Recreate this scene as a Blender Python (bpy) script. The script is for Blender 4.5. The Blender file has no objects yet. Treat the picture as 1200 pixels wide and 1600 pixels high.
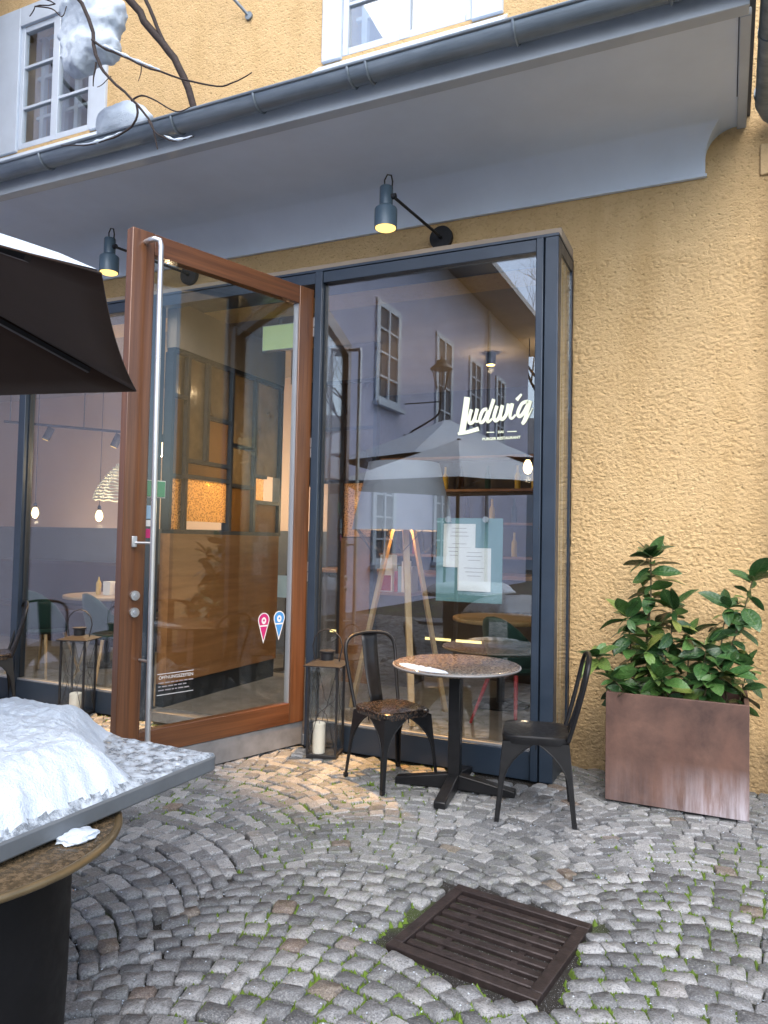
import bpy, bmesh, math, random
import numpy as np
from mathutils import Vector, Matrix, noise

random.seed(7)
SC = bpy.context.scene
COL = SC.collection
R = math.radians

# ------------------------------------------------------------------ camera
CAM_Z, YAW, PITCH, ROLL = 1.47, R(24.8), R(2.2), R(1.2)
fw = Vector((-math.sin(YAW) * math.cos(PITCH), math.cos(YAW) * math.cos(PITCH), math.sin(PITCH)))
rt0 = Vector((math.cos(YAW), math.sin(YAW), 0))
up0 = rt0.cross(fw)
rt = rt0 * math.cos(ROLL) + up0 * math.sin(ROLL)
up = -rt0 * math.sin(ROLL) + up0 * math.cos(ROLL)
cam_d = bpy.data.cameras.new('camera')
cam_d.lens = 26.01; cam_d.sensor_width = 36; cam_d.sensor_fit = 'AUTO'
cam_d.clip_start = 0.05; cam_d.clip_end = 400
cam = bpy.data.objects.new('camera', cam_d); COL.objects.link(cam)
cam.matrix_world = Matrix(((rt.x, up.x, -fw.x, 0), (rt.y, up.y, -fw.y, 0), (rt.z, up.z, -fw.z, CAM_Z), (0, 0, 0, 1)))
SC.camera = cam

# ------------------------------------------------------------------ sky, sun, exposure
SUN_EL, SUN_AZ = R(50), R(158)          # azimuth clockwise from +y; the light comes from behind the camera
world = bpy.data.worlds.new('World'); SC.world = world; world.use_nodes = True
wn = world.node_tree.nodes; wl = world.node_tree.links
bg = wn['Background']
sky = wn.new('ShaderNodeTexSky'); sky.sky_type = 'NISHITA'; sky.sun_disc = False
sky.sun_elevation = SUN_EL; sky.sun_rotation = SUN_AZ
sky.air_density = 1.0; sky.dust_density = 2.0; sky.ozone_density = 0.6
wl.new(sky.outputs[0], bg.inputs[0]); bg.inputs[1].default_value = 0.14
sun_d = bpy.data.lights.new('sun', 'SUN'); sun_d.energy = 1.35; sun_d.angle = R(75); sun_d.color = (1.0, 0.97, 0.93)
sun = bpy.data.objects.new('sun', sun_d); COL.objects.link(sun)
sd = Vector((math.sin(SUN_AZ) * math.cos(SUN_EL), math.cos(SUN_AZ) * math.cos(SUN_EL), math.sin(SUN_EL)))
sun.rotation_euler = sd.to_track_quat('Z', 'Y').to_euler(); sun.location = (0, -5, 12)
vs = SC.view_settings
vs.view_transform = 'Standard'; vs.look = 'None'; vs.gamma = 1.0; vs.use_curve_mapping = False; vs.exposure = 1.42
SC.render.engine = 'CYCLES'
SC.cycles.use_denoising = True
SC.cycles.max_bounces = 10; SC.cycles.transparent_max_bounces = 24; SC.cycles.glossy_bounces = 5; SC.cycles.diffuse_bounces = 5
SC.cycles.sample_clamp_indirect = 6.0; SC.cycles.caustics_reflective = False; SC.cycles.caustics_refractive = False

# ------------------------------------------------------------------ materials
class NT:
    def __init__(s, name):
        s.m = bpy.data.materials.new(name); s.m.use_nodes = True
        s.n = s.m.node_tree.nodes; s.l = s.m.node_tree.links
        s.b = s.n.get('Principled BSDF'); s.out = s.n.get('Material Output')
        s.tc = s.n.new('ShaderNodeTexCoord')
    def node(s, t, **kw):
        nd = s.n.new(t)
        for k, v in kw.items(): setattr(nd, k, v)
        return nd
    def mapping(s, scale, src='Object'):
        mp = s.node('ShaderNodeMapping'); mp.inputs['Scale'].default_value = scale
        s.l.new(s.tc.outputs[src], mp.inputs[0]); return mp.outputs[0]
    def noise(s, scale, detail=4, rough=0.6, vec=None, dist=0.0):
        nd = s.node('ShaderNodeTexNoise'); nd.inputs['Scale'].default_value = scale
        nd.inputs['Detail'].default_value = detail; nd.inputs['Roughness'].default_value = rough
        nd.inputs['Distortion'].default_value = dist
        s.l.new(vec if vec else s.tc.outputs['Object'], nd.inputs[0]); return nd.outputs[0]
    def voro(s, scale, vec=None, feature='F1', rand=1.0):
        nd = s.node('ShaderNodeTexVoronoi', feature=feature); nd.inputs['Scale'].default_value = scale
        nd.inputs['Randomness'].default_value = rand
        s.l.new(vec if vec else s.tc.outputs['Object'], nd.inputs[0]); return nd
    def ramp(s, fac, stops):
        r = s.node('ShaderNodeValToRGB'); e = r.color_ramp.elements
        while len(e) < len(stops): e.new(0.5)
        for el, (p, c) in zip(e, stops):
            el.position = p; el.color = (c, c, c, 1) if isinstance(c, (int, float)) else (*c, 1)
        s.l.new(fac, r.inputs[0]); return r.outputs[0]
    def mix(s, fac, a, b, mode='MIX'):
        m = s.node('ShaderNodeMixRGB', blend_type=mode)
        for i, v in enumerate((fac, a, b)):
            if isinstance(v, (int, float)): m.inputs[i].default_value = v if i == 0 else (v, v, v, 1)
            elif isinstance(v, tuple): m.inputs[i].default_value = (*v, 1)
            else: s.l.new(v, m.inputs[i])
        return m.outputs[0]
    def math(s, op, a, b=0.0):
        m = s.node('ShaderNodeMath', operation=op)
        for i, v in enumerate((a, b)):
            if isinstance(v, (int, float)): m.inputs[i].default_value = v
            else: s.l.new(v, m.inputs[i])
        return m.outputs[0]
    def set(s, **kw):
        for k, v in kw.items():
            k = {'color': 'Base Color', 'rough': 'Roughness', 'metal': 'Metallic', 'coat': 'Coat Weight', 'spec': 'Specular IOR Level',
                 'coat_rough': 'Coat Roughness', 'emit': 'Emission Color', 'emit_s': 'Emission Strength', 'sub': 'Subsurface Weight',
                 'trans': 'Transmission Weight', 'sheen': 'Sheen Weight'}[k]
            i = s.b.inputs[k]
            if isinstance(v, (int, float)): i.default_value = v
            elif isinstance(v, tuple): i.default_value = (*v, 1)
            else: s.l.new(v, i)
        return s
    def bump(s, h, strength=0.5, dist=0.01):
        b = s.node('ShaderNodeBump'); b.inputs['Strength'].default_value = strength; b.inputs['Distance'].default_value = dist
        s.l.new(h, b.inputs['Height']); s.l.new(b.outputs[0], s.b.inputs['Normal']); return s

def paint(name, col, rough=0.45, metal=0.0, var=0.12, scale=6, bumps=0.08, bscale=120, coat=0.0):
    t = NT(name)
    n = t.noise(scale, 5)
    c = t.mix(t.ramp(n, [(0.3, 0.0), (0.7, 1.0)]), tuple(x * (1 - var) for x in col), tuple(min(1, x * (1 + var)) for x in col))
    r = t.ramp(t.noise(scale * 3, 4), [(0.3, max(0.03, rough - 0.08)), (0.7, min(1, rough + 0.08))])
    t.set(color=c, rough=r, metal=metal, coat=coat)
    if bumps: t.bump(t.noise(bscale, 3), bumps, 0.004)
    return t.m

def wood(name, dark, light, axis='Z', scale=1.0, rough=0.35, coat=0.35, streak=34):
    t = NT(name)
    sc = {'X': (1.1, streak, streak), 'Y': (streak, 1.1, streak), 'Z': (streak, streak, 1.1)}[axis]
    v = t.mapping(tuple(x * scale for x in sc))
    n = t.noise(1.0, 7, 0.65, v, 0.6)
    n2 = t.noise(2.2, 3)
    f = t.mix(0.25, t.ramp(n, [(0.3, 0.0), (0.72, 1.0)]), n2)
    c = t.mix(f, dark, light)
    t.set(color=c, rough=rough, coat=coat, coat_rough=0.15)
    t.bump(n, 0.12, 0.002)
    return t.m

def glass(name, f0=0.06, tint=(0.93, 0.96, 0.96), rough=0.0, wav=0.0):
    t = NT(name); t.n.remove(t.b)
    lw = t.node('ShaderNodeLayerWeight'); lw.inputs[0].default_value = 0.5
    p = t.math('POWER', lw.outputs['Facing'], 5.0)
    f = t.math('ADD', t.math('MULTIPLY', p, 1 - f0), f0)
    tr = t.node('ShaderNodeBsdfTransparent'); tr.inputs[0].default_value = (*tint, 1)
    gl = t.node('ShaderNodeBsdfGlossy'); gl.inputs['Roughness'].default_value = rough
    gl.inputs[0].default_value = (0.96, 0.98, 1, 1)
    if wav:
        b = t.node('ShaderNodeBump'); b.inputs['Strength'].default_value = wav; b.inputs['Distance'].default_value = 0.004
        t.l.new(t.noise(1.6, 2, 0.4), b.inputs['Height']); t.l.new(b.outputs[0], gl.inputs['Normal'])
    mx = t.node('ShaderNodeMixShader')
    t.l.new(f, mx.inputs[0]); t.l.new(tr.outputs[0], mx.inputs[1]); t.l.new(gl.outputs[0], mx.inputs[2])
    t.l.new(mx.outputs[0], t.out.inputs[0]); return t.m

def amber_glass(name, col, scale=90, ribs=False, clear=0.3):
    t = NT(name); t.n.remove(t.b)
    if ribs:
        w = t.node('ShaderNodeTexWave', wave_type='BANDS', bands_direction='Z'); w.inputs['Scale'].default_value = 38
        t.l.new(t.tc.outputs['Object'], w.inputs[0]); h = w.outputs[1]
    else:
        h = t.voro(scale).outputs['Distance'] if scale > 10 else t.noise(3, 3)
    b = t.node('ShaderNodeBump'); b.inputs['Strength'].default_value = 0.9; b.inputs['Distance'].default_value = 0.006
    t.l.new(h, b.inputs['Height'])
    tl = t.node('ShaderNodeBsdfTranslucent'); gl = t.node('ShaderNodeBsdfGlossy'); tr = t.node('ShaderNodeBsdfTransparent')
    cc = t.mix(t.ramp(h, [(0.1, 0.0), (0.6, 1.0)]), tuple(x * 0.12 for x in col), col)
    t.l.new(cc, tl.inputs[0]); gl.inputs['Roughness'].default_value = 0.12; tr.inputs[0].default_value = (*[min(1, x * 1.2) for x in col], 1)
    for nd in (tl, gl): t.l.new(b.outputs[0], nd.inputs['Normal'])
    m1 = t.node('ShaderNodeMixShader'); m1.inputs[0].default_value = clear
    m2 = t.node('ShaderNodeMixShader'); m2.inputs[0].default_value = 0.1
    t.l.new(tl.outputs[0], m1.inputs[1]); t.l.new(tr.outputs[0], m1.inputs[2])
    t.l.new(m1.outputs[0], m2.inputs[1]); t.l.new(gl.outputs[0], m2.inputs[2]); t.l.new(m2.outputs[0], t.out.inputs[0])
    return t.m

def emis(name, col, s):
    t = NT(name); t.set(color=col, emit=col, emit_s=s); return t.m

M = {}
# roughcast plaster
def plaster(name, col, strong=1.0):
    t = NT(name)
    big = t.noise(0.9, 5, 0.6); mid = t.noise(7, 4, 0.6)
    v = t.mapping((34, 34, 52))
    grit = t.noise(1.0, 5, 0.62, v, 0.8)
    fine = t.noise(190, 2)
    pit = t.voro(30).outputs['Distance']
    h = t.math('ADD', t.math('MULTIPLY', grit, 0.9), t.math('MULTIPLY', fine, 0.25))
    h = t.math('ADD', h, t.math('MULTIPLY', t.ramp(pit, [(0.05, 0.0), (0.3, 1.0)]), 0.35))
    c = t.mix(t.ramp(big, [(0.3, 0.0), (0.7, 1.0)]), tuple(x * 0.92 for x in col), tuple(x * 1.05 for x in col))
    c = t.mix(t.ramp(mid, [(0.35, 0.35), (0.75, 0.0)]), c, tuple(x * y for x, y in zip(col, (0.82, 0.78, 0.7))))
    c = t.mix(t.ramp(grit, [(0.28, 0.55), (0.46, 0.0)]), c, tuple(x * y for x, y in zip(col, (0.55, 0.46, 0.38))))
    sx = t.node('ShaderNodeSeparateXYZ'); t.l.new(t.tc.outputs['Object'], sx.inputs[0])
    dirt = t.math('MULTIPLY', t.ramp(t.math('ADD', sx.outputs['Z'], t.math('MULTIPLY', mid, -0.35)), [(0.0, 0.75), (0.24, 0.0)]), t.ramp(grit, [(0.3, 1.0), (0.7, 0.5)]))
    c = t.mix(dirt, c, (0.2, 0.15, 0.09))
    st = t.noise(1.0, 6, 0.65, t.mapping((3.2, 3.2, 0.5)))
    c = t.mix(t.ramp(st, [(0.5, 0.0), (0.75, 0.5)]), c, tuple(x * y for x, y in zip(col, (0.72, 0.66, 0.55))))
    t.set(color=c, rough=0.93, spec=0.2); t.bump(h, strong, 0.018); return t.m
M['plaster'] = plaster('yellow_roughcast', (0.70, 0.50, 0.265))
M['quoin'] = plaster('smooth_cream_plaster', (0.62, 0.46, 0.26), 0.25)
M['lilac'] = paint('lilac_plaster', (0.5, 0.52, 0.68), 0.9, var=0.06, scale=1.2, bumps=0.3, bscale=40)
M['grey_wall'] = paint('grey_plaster', (0.5, 0.52, 0.56), 0.9, var=0.06, scale=1.2, bumps=0.3, bscale=40)
M['soffit'] = paint('soffit_paint', (0.63, 0.71, 0.82), 0.75, var=0.06, scale=1.5, bumps=0.1, bscale=60)
M['soffit_trim'] = paint('trim_paint', (0.45, 0.5, 0.56), 0.6, var=0.08, scale=3)
def zinc():
    t = NT('zinc'); n = t.noise(4, 6); v = t.mapping((1.5, 20, 20)); st = t.noise(1.0, 5, 0.6, v)
    c = t.mix(t.ramp(st, [(0.3, 0.0), (0.75, 1.0)]), (0.13, 0.165, 0.2), (0.27, 0.32, 0.37))
    c = t.mix(t.ramp(n, [(0.45, 0.0), (0.8, 0.5)]), c, (0.3, 0.35, 0.4))
    t.set(color=c, rough=t.ramp(n, [(0.3, 0.38), (0.7, 0.6)]), metal=0.55); t.bump(t.noise(30, 3), 0.1, 0.003); return t.m
M['zinc'] = zinc()
M['roof'] = paint('roof_sheet', (0.12, 0.13, 0.15), 0.5, 0.4)
M['white_paint'] = paint('window_white', (0.54, 0.61, 0.70), 0.5, var=0.05, scale=5)
M['frame'] = paint('frame_blue_grey', (0.022, 0.036, 0.058), 0.42, 0.15, var=0.14, scale=2.5, bumps=0.03, coat=0.15)
M['alu'] = paint('aluminium', (0.5, 0.52, 0.55), 0.42, 0.7, var=0.03, bumps=0)
M['steel'] = paint('brushed_steel', (0.62, 0.63, 0.64), 0.34, 0.85, var=0.03, scale=4, bumps=0)
M['kick'] = paint('kick_plate_steel', (0.22, 0.22, 0.225), 0.5, 0.25, var=0.22, scale=7, bumps=0.05)
M['door_wood'] = wood('door_wood_dark', (0.055, 0.0185, 0.007), (0.21, 0.086, 0.034), 'Z')
M['door_wood_rail'] = wood('door_wood_rail', (0.055, 0.018, 0.007), (0.185, 0.07, 0.026), 'X')
M['glass'] = glass('shop_glass', 0.15, wav=0.07)
M['door_glass'] = glass('door_glass', 0.045, (0.95, 0.96, 0.93), wav=0.04)
M['win_glass'] = glass('upper_window_glass', 0.24, wav=0.12)
M['lantern_glass'] = glass('lantern_glass', 0.05, (0.97, 0.98, 0.98))
M['black'] = paint('black_powder_coat', (0.0075, 0.0078, 0.009), 0.4, 0.0, var=0.3, scale=14, bumps=0.04, bscale=200, coat=0.12)
M['black'].node_tree.nodes['Principled BSDF'].inputs['Specular IOR Level'].default_value = 0.28
M['iron'] = paint('black_iron', (0.016, 0.016, 0.018), 0.5, 0.2, var=0.3, scale=20)
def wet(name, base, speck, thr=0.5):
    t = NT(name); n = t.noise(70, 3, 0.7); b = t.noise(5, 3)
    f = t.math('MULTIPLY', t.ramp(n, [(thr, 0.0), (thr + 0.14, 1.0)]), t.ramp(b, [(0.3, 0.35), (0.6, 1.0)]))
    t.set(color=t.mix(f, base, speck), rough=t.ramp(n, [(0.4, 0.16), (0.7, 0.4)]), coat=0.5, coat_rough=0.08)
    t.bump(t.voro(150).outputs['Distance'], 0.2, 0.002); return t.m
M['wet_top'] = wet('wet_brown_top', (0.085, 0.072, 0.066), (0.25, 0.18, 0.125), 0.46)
M['wet_seat'] = wet('wet_black_seat', (0.012, 0.011, 0.011), (0.12, 0.066, 0.036), 0.54)  # brown specks on top and seat: warm droplet reflections painted into the colour
def corten():
    t = NT('corten_steel')
    n = t.noise(3.0, 8, 0.68, None, 0.25); v = t.mapping((5, 5, 1.6)); st = t.noise(1.0, 6, 0.6, v)
    c = t.mix(t.ramp(n, [(0.32, 0.0), (0.68, 1.0)]), (0.055, 0.031, 0.026), (0.17, 0.093, 0.068))
    c = t.mix(t.ramp(st, [(0.5, 0.0), (0.75, 0.5)]), c, (0.17, 0.085, 0.06))
    sx = t.node('ShaderNodeSeparateXYZ'); t.l.new(t.tc.outputs['Object'], sx.inputs[0])
    low = t.ramp(sx.outputs['Z'], [(0.0, 1.0), (0.28, 0.0)]); side = t.ramp(sx.outputs['X'], [(0.28, 0.12), (0.6, 1.0)])
    bl = t.math('MULTIPLY', t.math('MULTIPLY', low, side), t.ramp(t.noise(1.0, 6, 0.7, t.mapping((26, 26, 2.5))), [(0.32, 0.0), (0.62, 1.0)]))
    c = t.mix(bl, c, (0.5, 0.47, 0.52))
    t.set(color=c, rough=t.ramp(n, [(0.3, 0.5), (0.7, 0.75)]), metal=0.1); t.bump(t.noise(45, 4), 0.15, 0.004); return t.m
M['corten'] = corten()
M['soil'] = paint('soil', (0.03, 0.022, 0.016), 0.95, var=0.4, scale=30, bumps=1.0, bscale=60)
def leaf():
    t = NT('laurel_leaf'); oi = t.node('ShaderNodeObjectInfo')
    c = t.ramp(oi.outputs['Random'], [(0.0, (0.02, 0.058, 0.02)), (0.45, (0.038, 0.105, 0.028)), (0.8, (0.075, 0.165, 0.04)), (1.0, (0.17, 0.2, 0.045))])
    sx = t.node('ShaderNodeSeparateXYZ'); t.l.new(t.tc.outputs['Object'], sx.inputs[0])
    rib = t.ramp(t.math('ABSOLUTE', sx.outputs['X']), [(0.0, 0.55), (0.02, 0.0)])
    c = t.mix(rib, c, (0.12, 0.19, 0.06))
    t.set(color=c, rough=0.28, coat=0.25, spec=0.55); t.bump(t.noise(9, 3), 0.3, 0.05); return t.m
M['leaf'] = leaf()
M['stem'] = paint('green_stem', (0.1, 0.085, 0.04), 0.7, var=0.3, scale=30)
def snow():
    t = NT('snow'); n = t.noise(18, 6, 0.7); f = t.noise(160, 3)
    c = t.mix(t.ramp(n, [(0.3, 0.0), (0.7, 1.0)]), (0.50, 0.585, 0.69), (0.585, 0.665, 0.76))
    t.set(color=c, rough=0.65, sub=0.0); t.bump(t.math('ADD', n, t.math('MULTIPLY', f, 0.9)), 0.6, 0.009); return t.m
M['snow'] = snow()
def slush():
    t = NT('slushy_snow'); n = t.noise(26, 6, 0.72)
    c = t.mix(t.ramp(n, [(0.42, 0.0), (0.58, 1.0)]), (0.17, 0.2, 0.235), (0.5, 0.57, 0.65))
    t.set(color=c, rough=t.ramp(n, [(0.4, 0.15), (0.6, 0.6)])); t.bump(n, 0.8, 0.015); return t.m
M['slush'] = slush()
M['slab'] = paint('grey_slab', (0.10, 0.115, 0.13), 0.4, var=0.2, scale=5, coat=0.15)
M['brass'] = wet('wet_brown_rim', (0.055, 0.042, 0.026), (0.15, 0.105, 0.06), 0.45)
M['brass_rim'] = paint('dull_brass', (0.19, 0.14, 0.075), 0.35, 0.6, var=0.2, scale=14)
M['drum'] = paint('black_plastic', (0.004, 0.004, 0.005), 0.6, var=0.3, scale=6)
M['drum'].node_tree.nodes['Principled BSDF'].inputs['Specular IOR Level'].default_value = 0.2
def fabric(name, col):
    t = NT(name); w = t.voro(700).outputs['Distance']; n = t.noise(3, 4)
    t.set(color=t.mix(n, tuple(x * 0.75 for x in col), tuple(x * 1.2 for x in col)), rough=0.9, spec=0.15, sheen=0.1)
    t.bump(w, 0.3, 0.001); return t.m
M['canopy'] = fabric('brown_canopy', (0.05, 0.03, 0.023))
M['green_shell'] = fabric('green_felt', (0.02, 0.05, 0.04))
M['rib'] = paint('dark_grey_rib', (0.05, 0.05, 0.055), 0.5, 0.3)
M['bark'] = paint('dark_bark', (0.028, 0.019, 0.018), 0.85, var=0.4, scale=25, bumps=0.6, bscale=70)
M['grate'] = paint('rusty_cast_iron', (0.034, 0.025, 0.024), 0.5, 0.35, var=0.4, scale=18, bumps=0.5, bscale=90)
M['pit'] = paint('pit_black', (0.006, 0.006, 0.006), 0.9)
def stone():
    t = NT('granite_cobble'); g = t.node('ShaderNodeNewGeometry'); oi = t.node('ShaderNodeObjectInfo')
    at = t.node('ShaderNodeAttribute', attribute_name='tone')
    r = t.math('FRACT', t.math('ADD', at.outputs['Fac'], oi.outputs['Random']))
    P = t.node('ShaderNodeMapping'); t.l.new(g.outputs['Position'], P.inputs[0]); pos = P.outputs[0]
    base = t.ramp(r, [(0.0, (0.105, 0.112, 0.12)), (0.3, (0.19, 0.2, 0.21)), (0.62, (0.265, 0.275, 0.285)), (0.8, (0.37, 0.378, 0.385)),
                      (0.97, (0.32, 0.325, 0.325)), (0.985, (0.18, 0.13, 0.1)), (1.0, (0.24, 0.21, 0.17))])
    sp = t.noise(150, 4, 0.75, pos); bl = t.noise(26, 4, 0.6, pos); ln = t.noise(0.8, 3, 0.5, pos)
    c = t.mix(t.ramp(sp, [(0.36, 0.75), (0.52, 0.0)]), base, (0.035, 0.035, 0.038))
    c = t.mix(t.ramp(sp, [(0.54, 0.0), (0.68, 0.75)]), c, (0.42, 0.42, 0.42))
    c = t.mix(t.ramp(bl, [(0.32, 0.4), (0.55, 0.0)]), c, (0.09, 0.09, 0.09))
    mo = t.math('MULTIPLY', t.ramp(ln, [(0.42, 0.0), (0.62, 0.65)]), t.ramp(bl, [(0.45, 0.0), (0.7, 1.0)]))
    c = t.mix(mo, c, (0.075, 0.085, 0.03))
    t.set(color=c, rough=t.ramp(bl, [(0.35, 0.35), (0.65, 0.72)]))
    t.bump(t.math('ADD', t.math('MULTIPLY', sp, 0.35), bl), 0.85, 0.012); return t.m
M['stone'] = stone()
def bed():
    t = NT('joint_bed'); g = t.node('ShaderNodeNewGeometry'); pos = g.outputs['Position']
    a = t.noise(1.3, 4, 0.6, pos); b = t.noise(70, 4, 0.7, pos); w = t.noise(260, 2, 0.5, pos)
    c = t.mix(b, (0.009, 0.008, 0.007), (0.038, 0.034, 0.028))
    c = t.mix(t.ramp(a, [(0.5, 0.0), (0.62, 0.9)]), c, (0.05, 0.075, 0.014))
    c = t.mix(t.ramp(w, [(0.66, 0.0), (0.69, 1.0)]), c, (0.6, 0.63, 0.66))
    t.set(color=c, rough=0.9); t.bump(b, 1.0, 0.02); return t.m
M['bed'] = bed()
M['moss'] = paint('moss', (0.09, 0.15, 0.015), 0.95, var=0.45, scale=20, bumps=0.8, bscale=150)
M['candle'] = paint('candle_wax', (0.72, 0.69, 0.6), 0.5, var=0.05, bumps=0.02)
M['paper'] = paint('paper', (0.78, 0.77, 0.75), 0.8, var=0.03, bumps=0)
M['ink'] = paint('grey_ink', (0.32, 0.3, 0.3), 0.8, bumps=0)
M['letter'] = paint('pale_vinyl', (0.72, 0.78, 0.6), 0.6, var=0.03, bumps=0)
M['white_vinyl'] = paint('white_vinyl', (0.72, 0.72, 0.7), 0.6, bumps=0)
M['pin_red'] = paint('magenta_vinyl', (0.55, 0.025, 0.16), 0.4, bumps=0)
M['pin_blue'] = paint('blue_vinyl', (0.06, 0.27, 0.62), 0.4, bumps=0)
M['green_sticker'] = paint('green_vinyl', (0.03, 0.22, 0.1), 0.4, bumps=0)
M['pale_blue'] = paint('pale_blue_paper', (0.32, 0.48, 0.62), 0.7, bumps=0)
M['lamp_blue'] = paint('lamp_blue_grey', (0.07, 0.112, 0.155), 0.4, 0.1, var=0.08)
M['bulb'] = emis('warm_bulb', (1.0, 0.66, 0.2), 0.75)
M['bulb_soft'] = emis('warm_filament', (1.0, 0.7, 0.34), 2.5)
M['led'] = emis('led_strip', (1.0, 0.78, 0.3), 0.9)
M['exit'] = emis('exit_green', (0.55, 0.72, 0.38), 0.16)
t_ = NT('teal_board'); t_.set(color=(0.2, 0.36, 0.37), rough=0.2, coat=0.3); t_.b.inputs['Alpha'].default_value = 0.72; M['teal_board'] = t_.m
# interior
M['floor_in'] = paint('grey_floor', (0.16, 0.15, 0.14), 0.4, var=0.2, scale=3)
M['ceil_in'] = paint('taupe_ceiling', (0.3, 0.245, 0.19), 0.9, var=0.1, scale=2)
M['wall_pink'] = paint('pale_rose_wall', (0.6, 0.47, 0.42), 0.9, var=0.05, scale=2)
M['wall_dado'] = paint('slate_dado', (0.085, 0.1, 0.13), 0.8, var=0.08, scale=3)
M['wall_dark'] = paint('dark_wall', (0.07, 0.055, 0.045), 0.85, var=0.2, scale=2)
M['panel_wood'] = wood('counter_wood', (0.16, 0.07, 0.025), (0.33, 0.165, 0.07), 'Y', 1.0, 0.35, 0.2, 14)
M['pale_wood'] = wood('pale_wood', (0.42, 0.26, 0.12), (0.6, 0.42, 0.22), 'Z', 1.0, 0.5, 0.1, 40)
M['table_wood'] = wood('oak_top', (0.3, 0.19, 0.08), (0.5, 0.34, 0.17), 'X', 1.0, 0.4, 0.2, 20)
M['bench'] = paint('dark_leather', (0.03, 0.015, 0.012), 0.45, var=0.2)
M['part_frame'] = paint('partition_black', (0.016, 0.021, 0.028), 0.5, var=0.2)
M['amber'] = amber_glass('amber_hammered', (0.95, 0.66, 0.34), 62, clear=0.22)  # cells run dark to bright: the pane's sparkle is painted into its colour
M['amber2'] = amber_glass('amber_ribbed', (0.5, 0.36, 0.2), ribs=True, clear=0.15)
M['smoke'] = amber_glass('smoked_pane', (0.3, 0.26, 0.2), 4, clear=0.45)
M['shade_cloth'] = fabric('grey_lampshade', (0.3, 0.31, 0.36))
M['rattan'] = paint('white_rattan', (0.6, 0.62, 0.55), 0.7, var=0.1)
M['mustard'] = paint('mustard_bottle', (0.6, 0.4, 0.05), 0.4)
M['dark_red'] = paint('dark_red_print', (0.35, 0.03, 0.03), 0.6)

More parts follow.
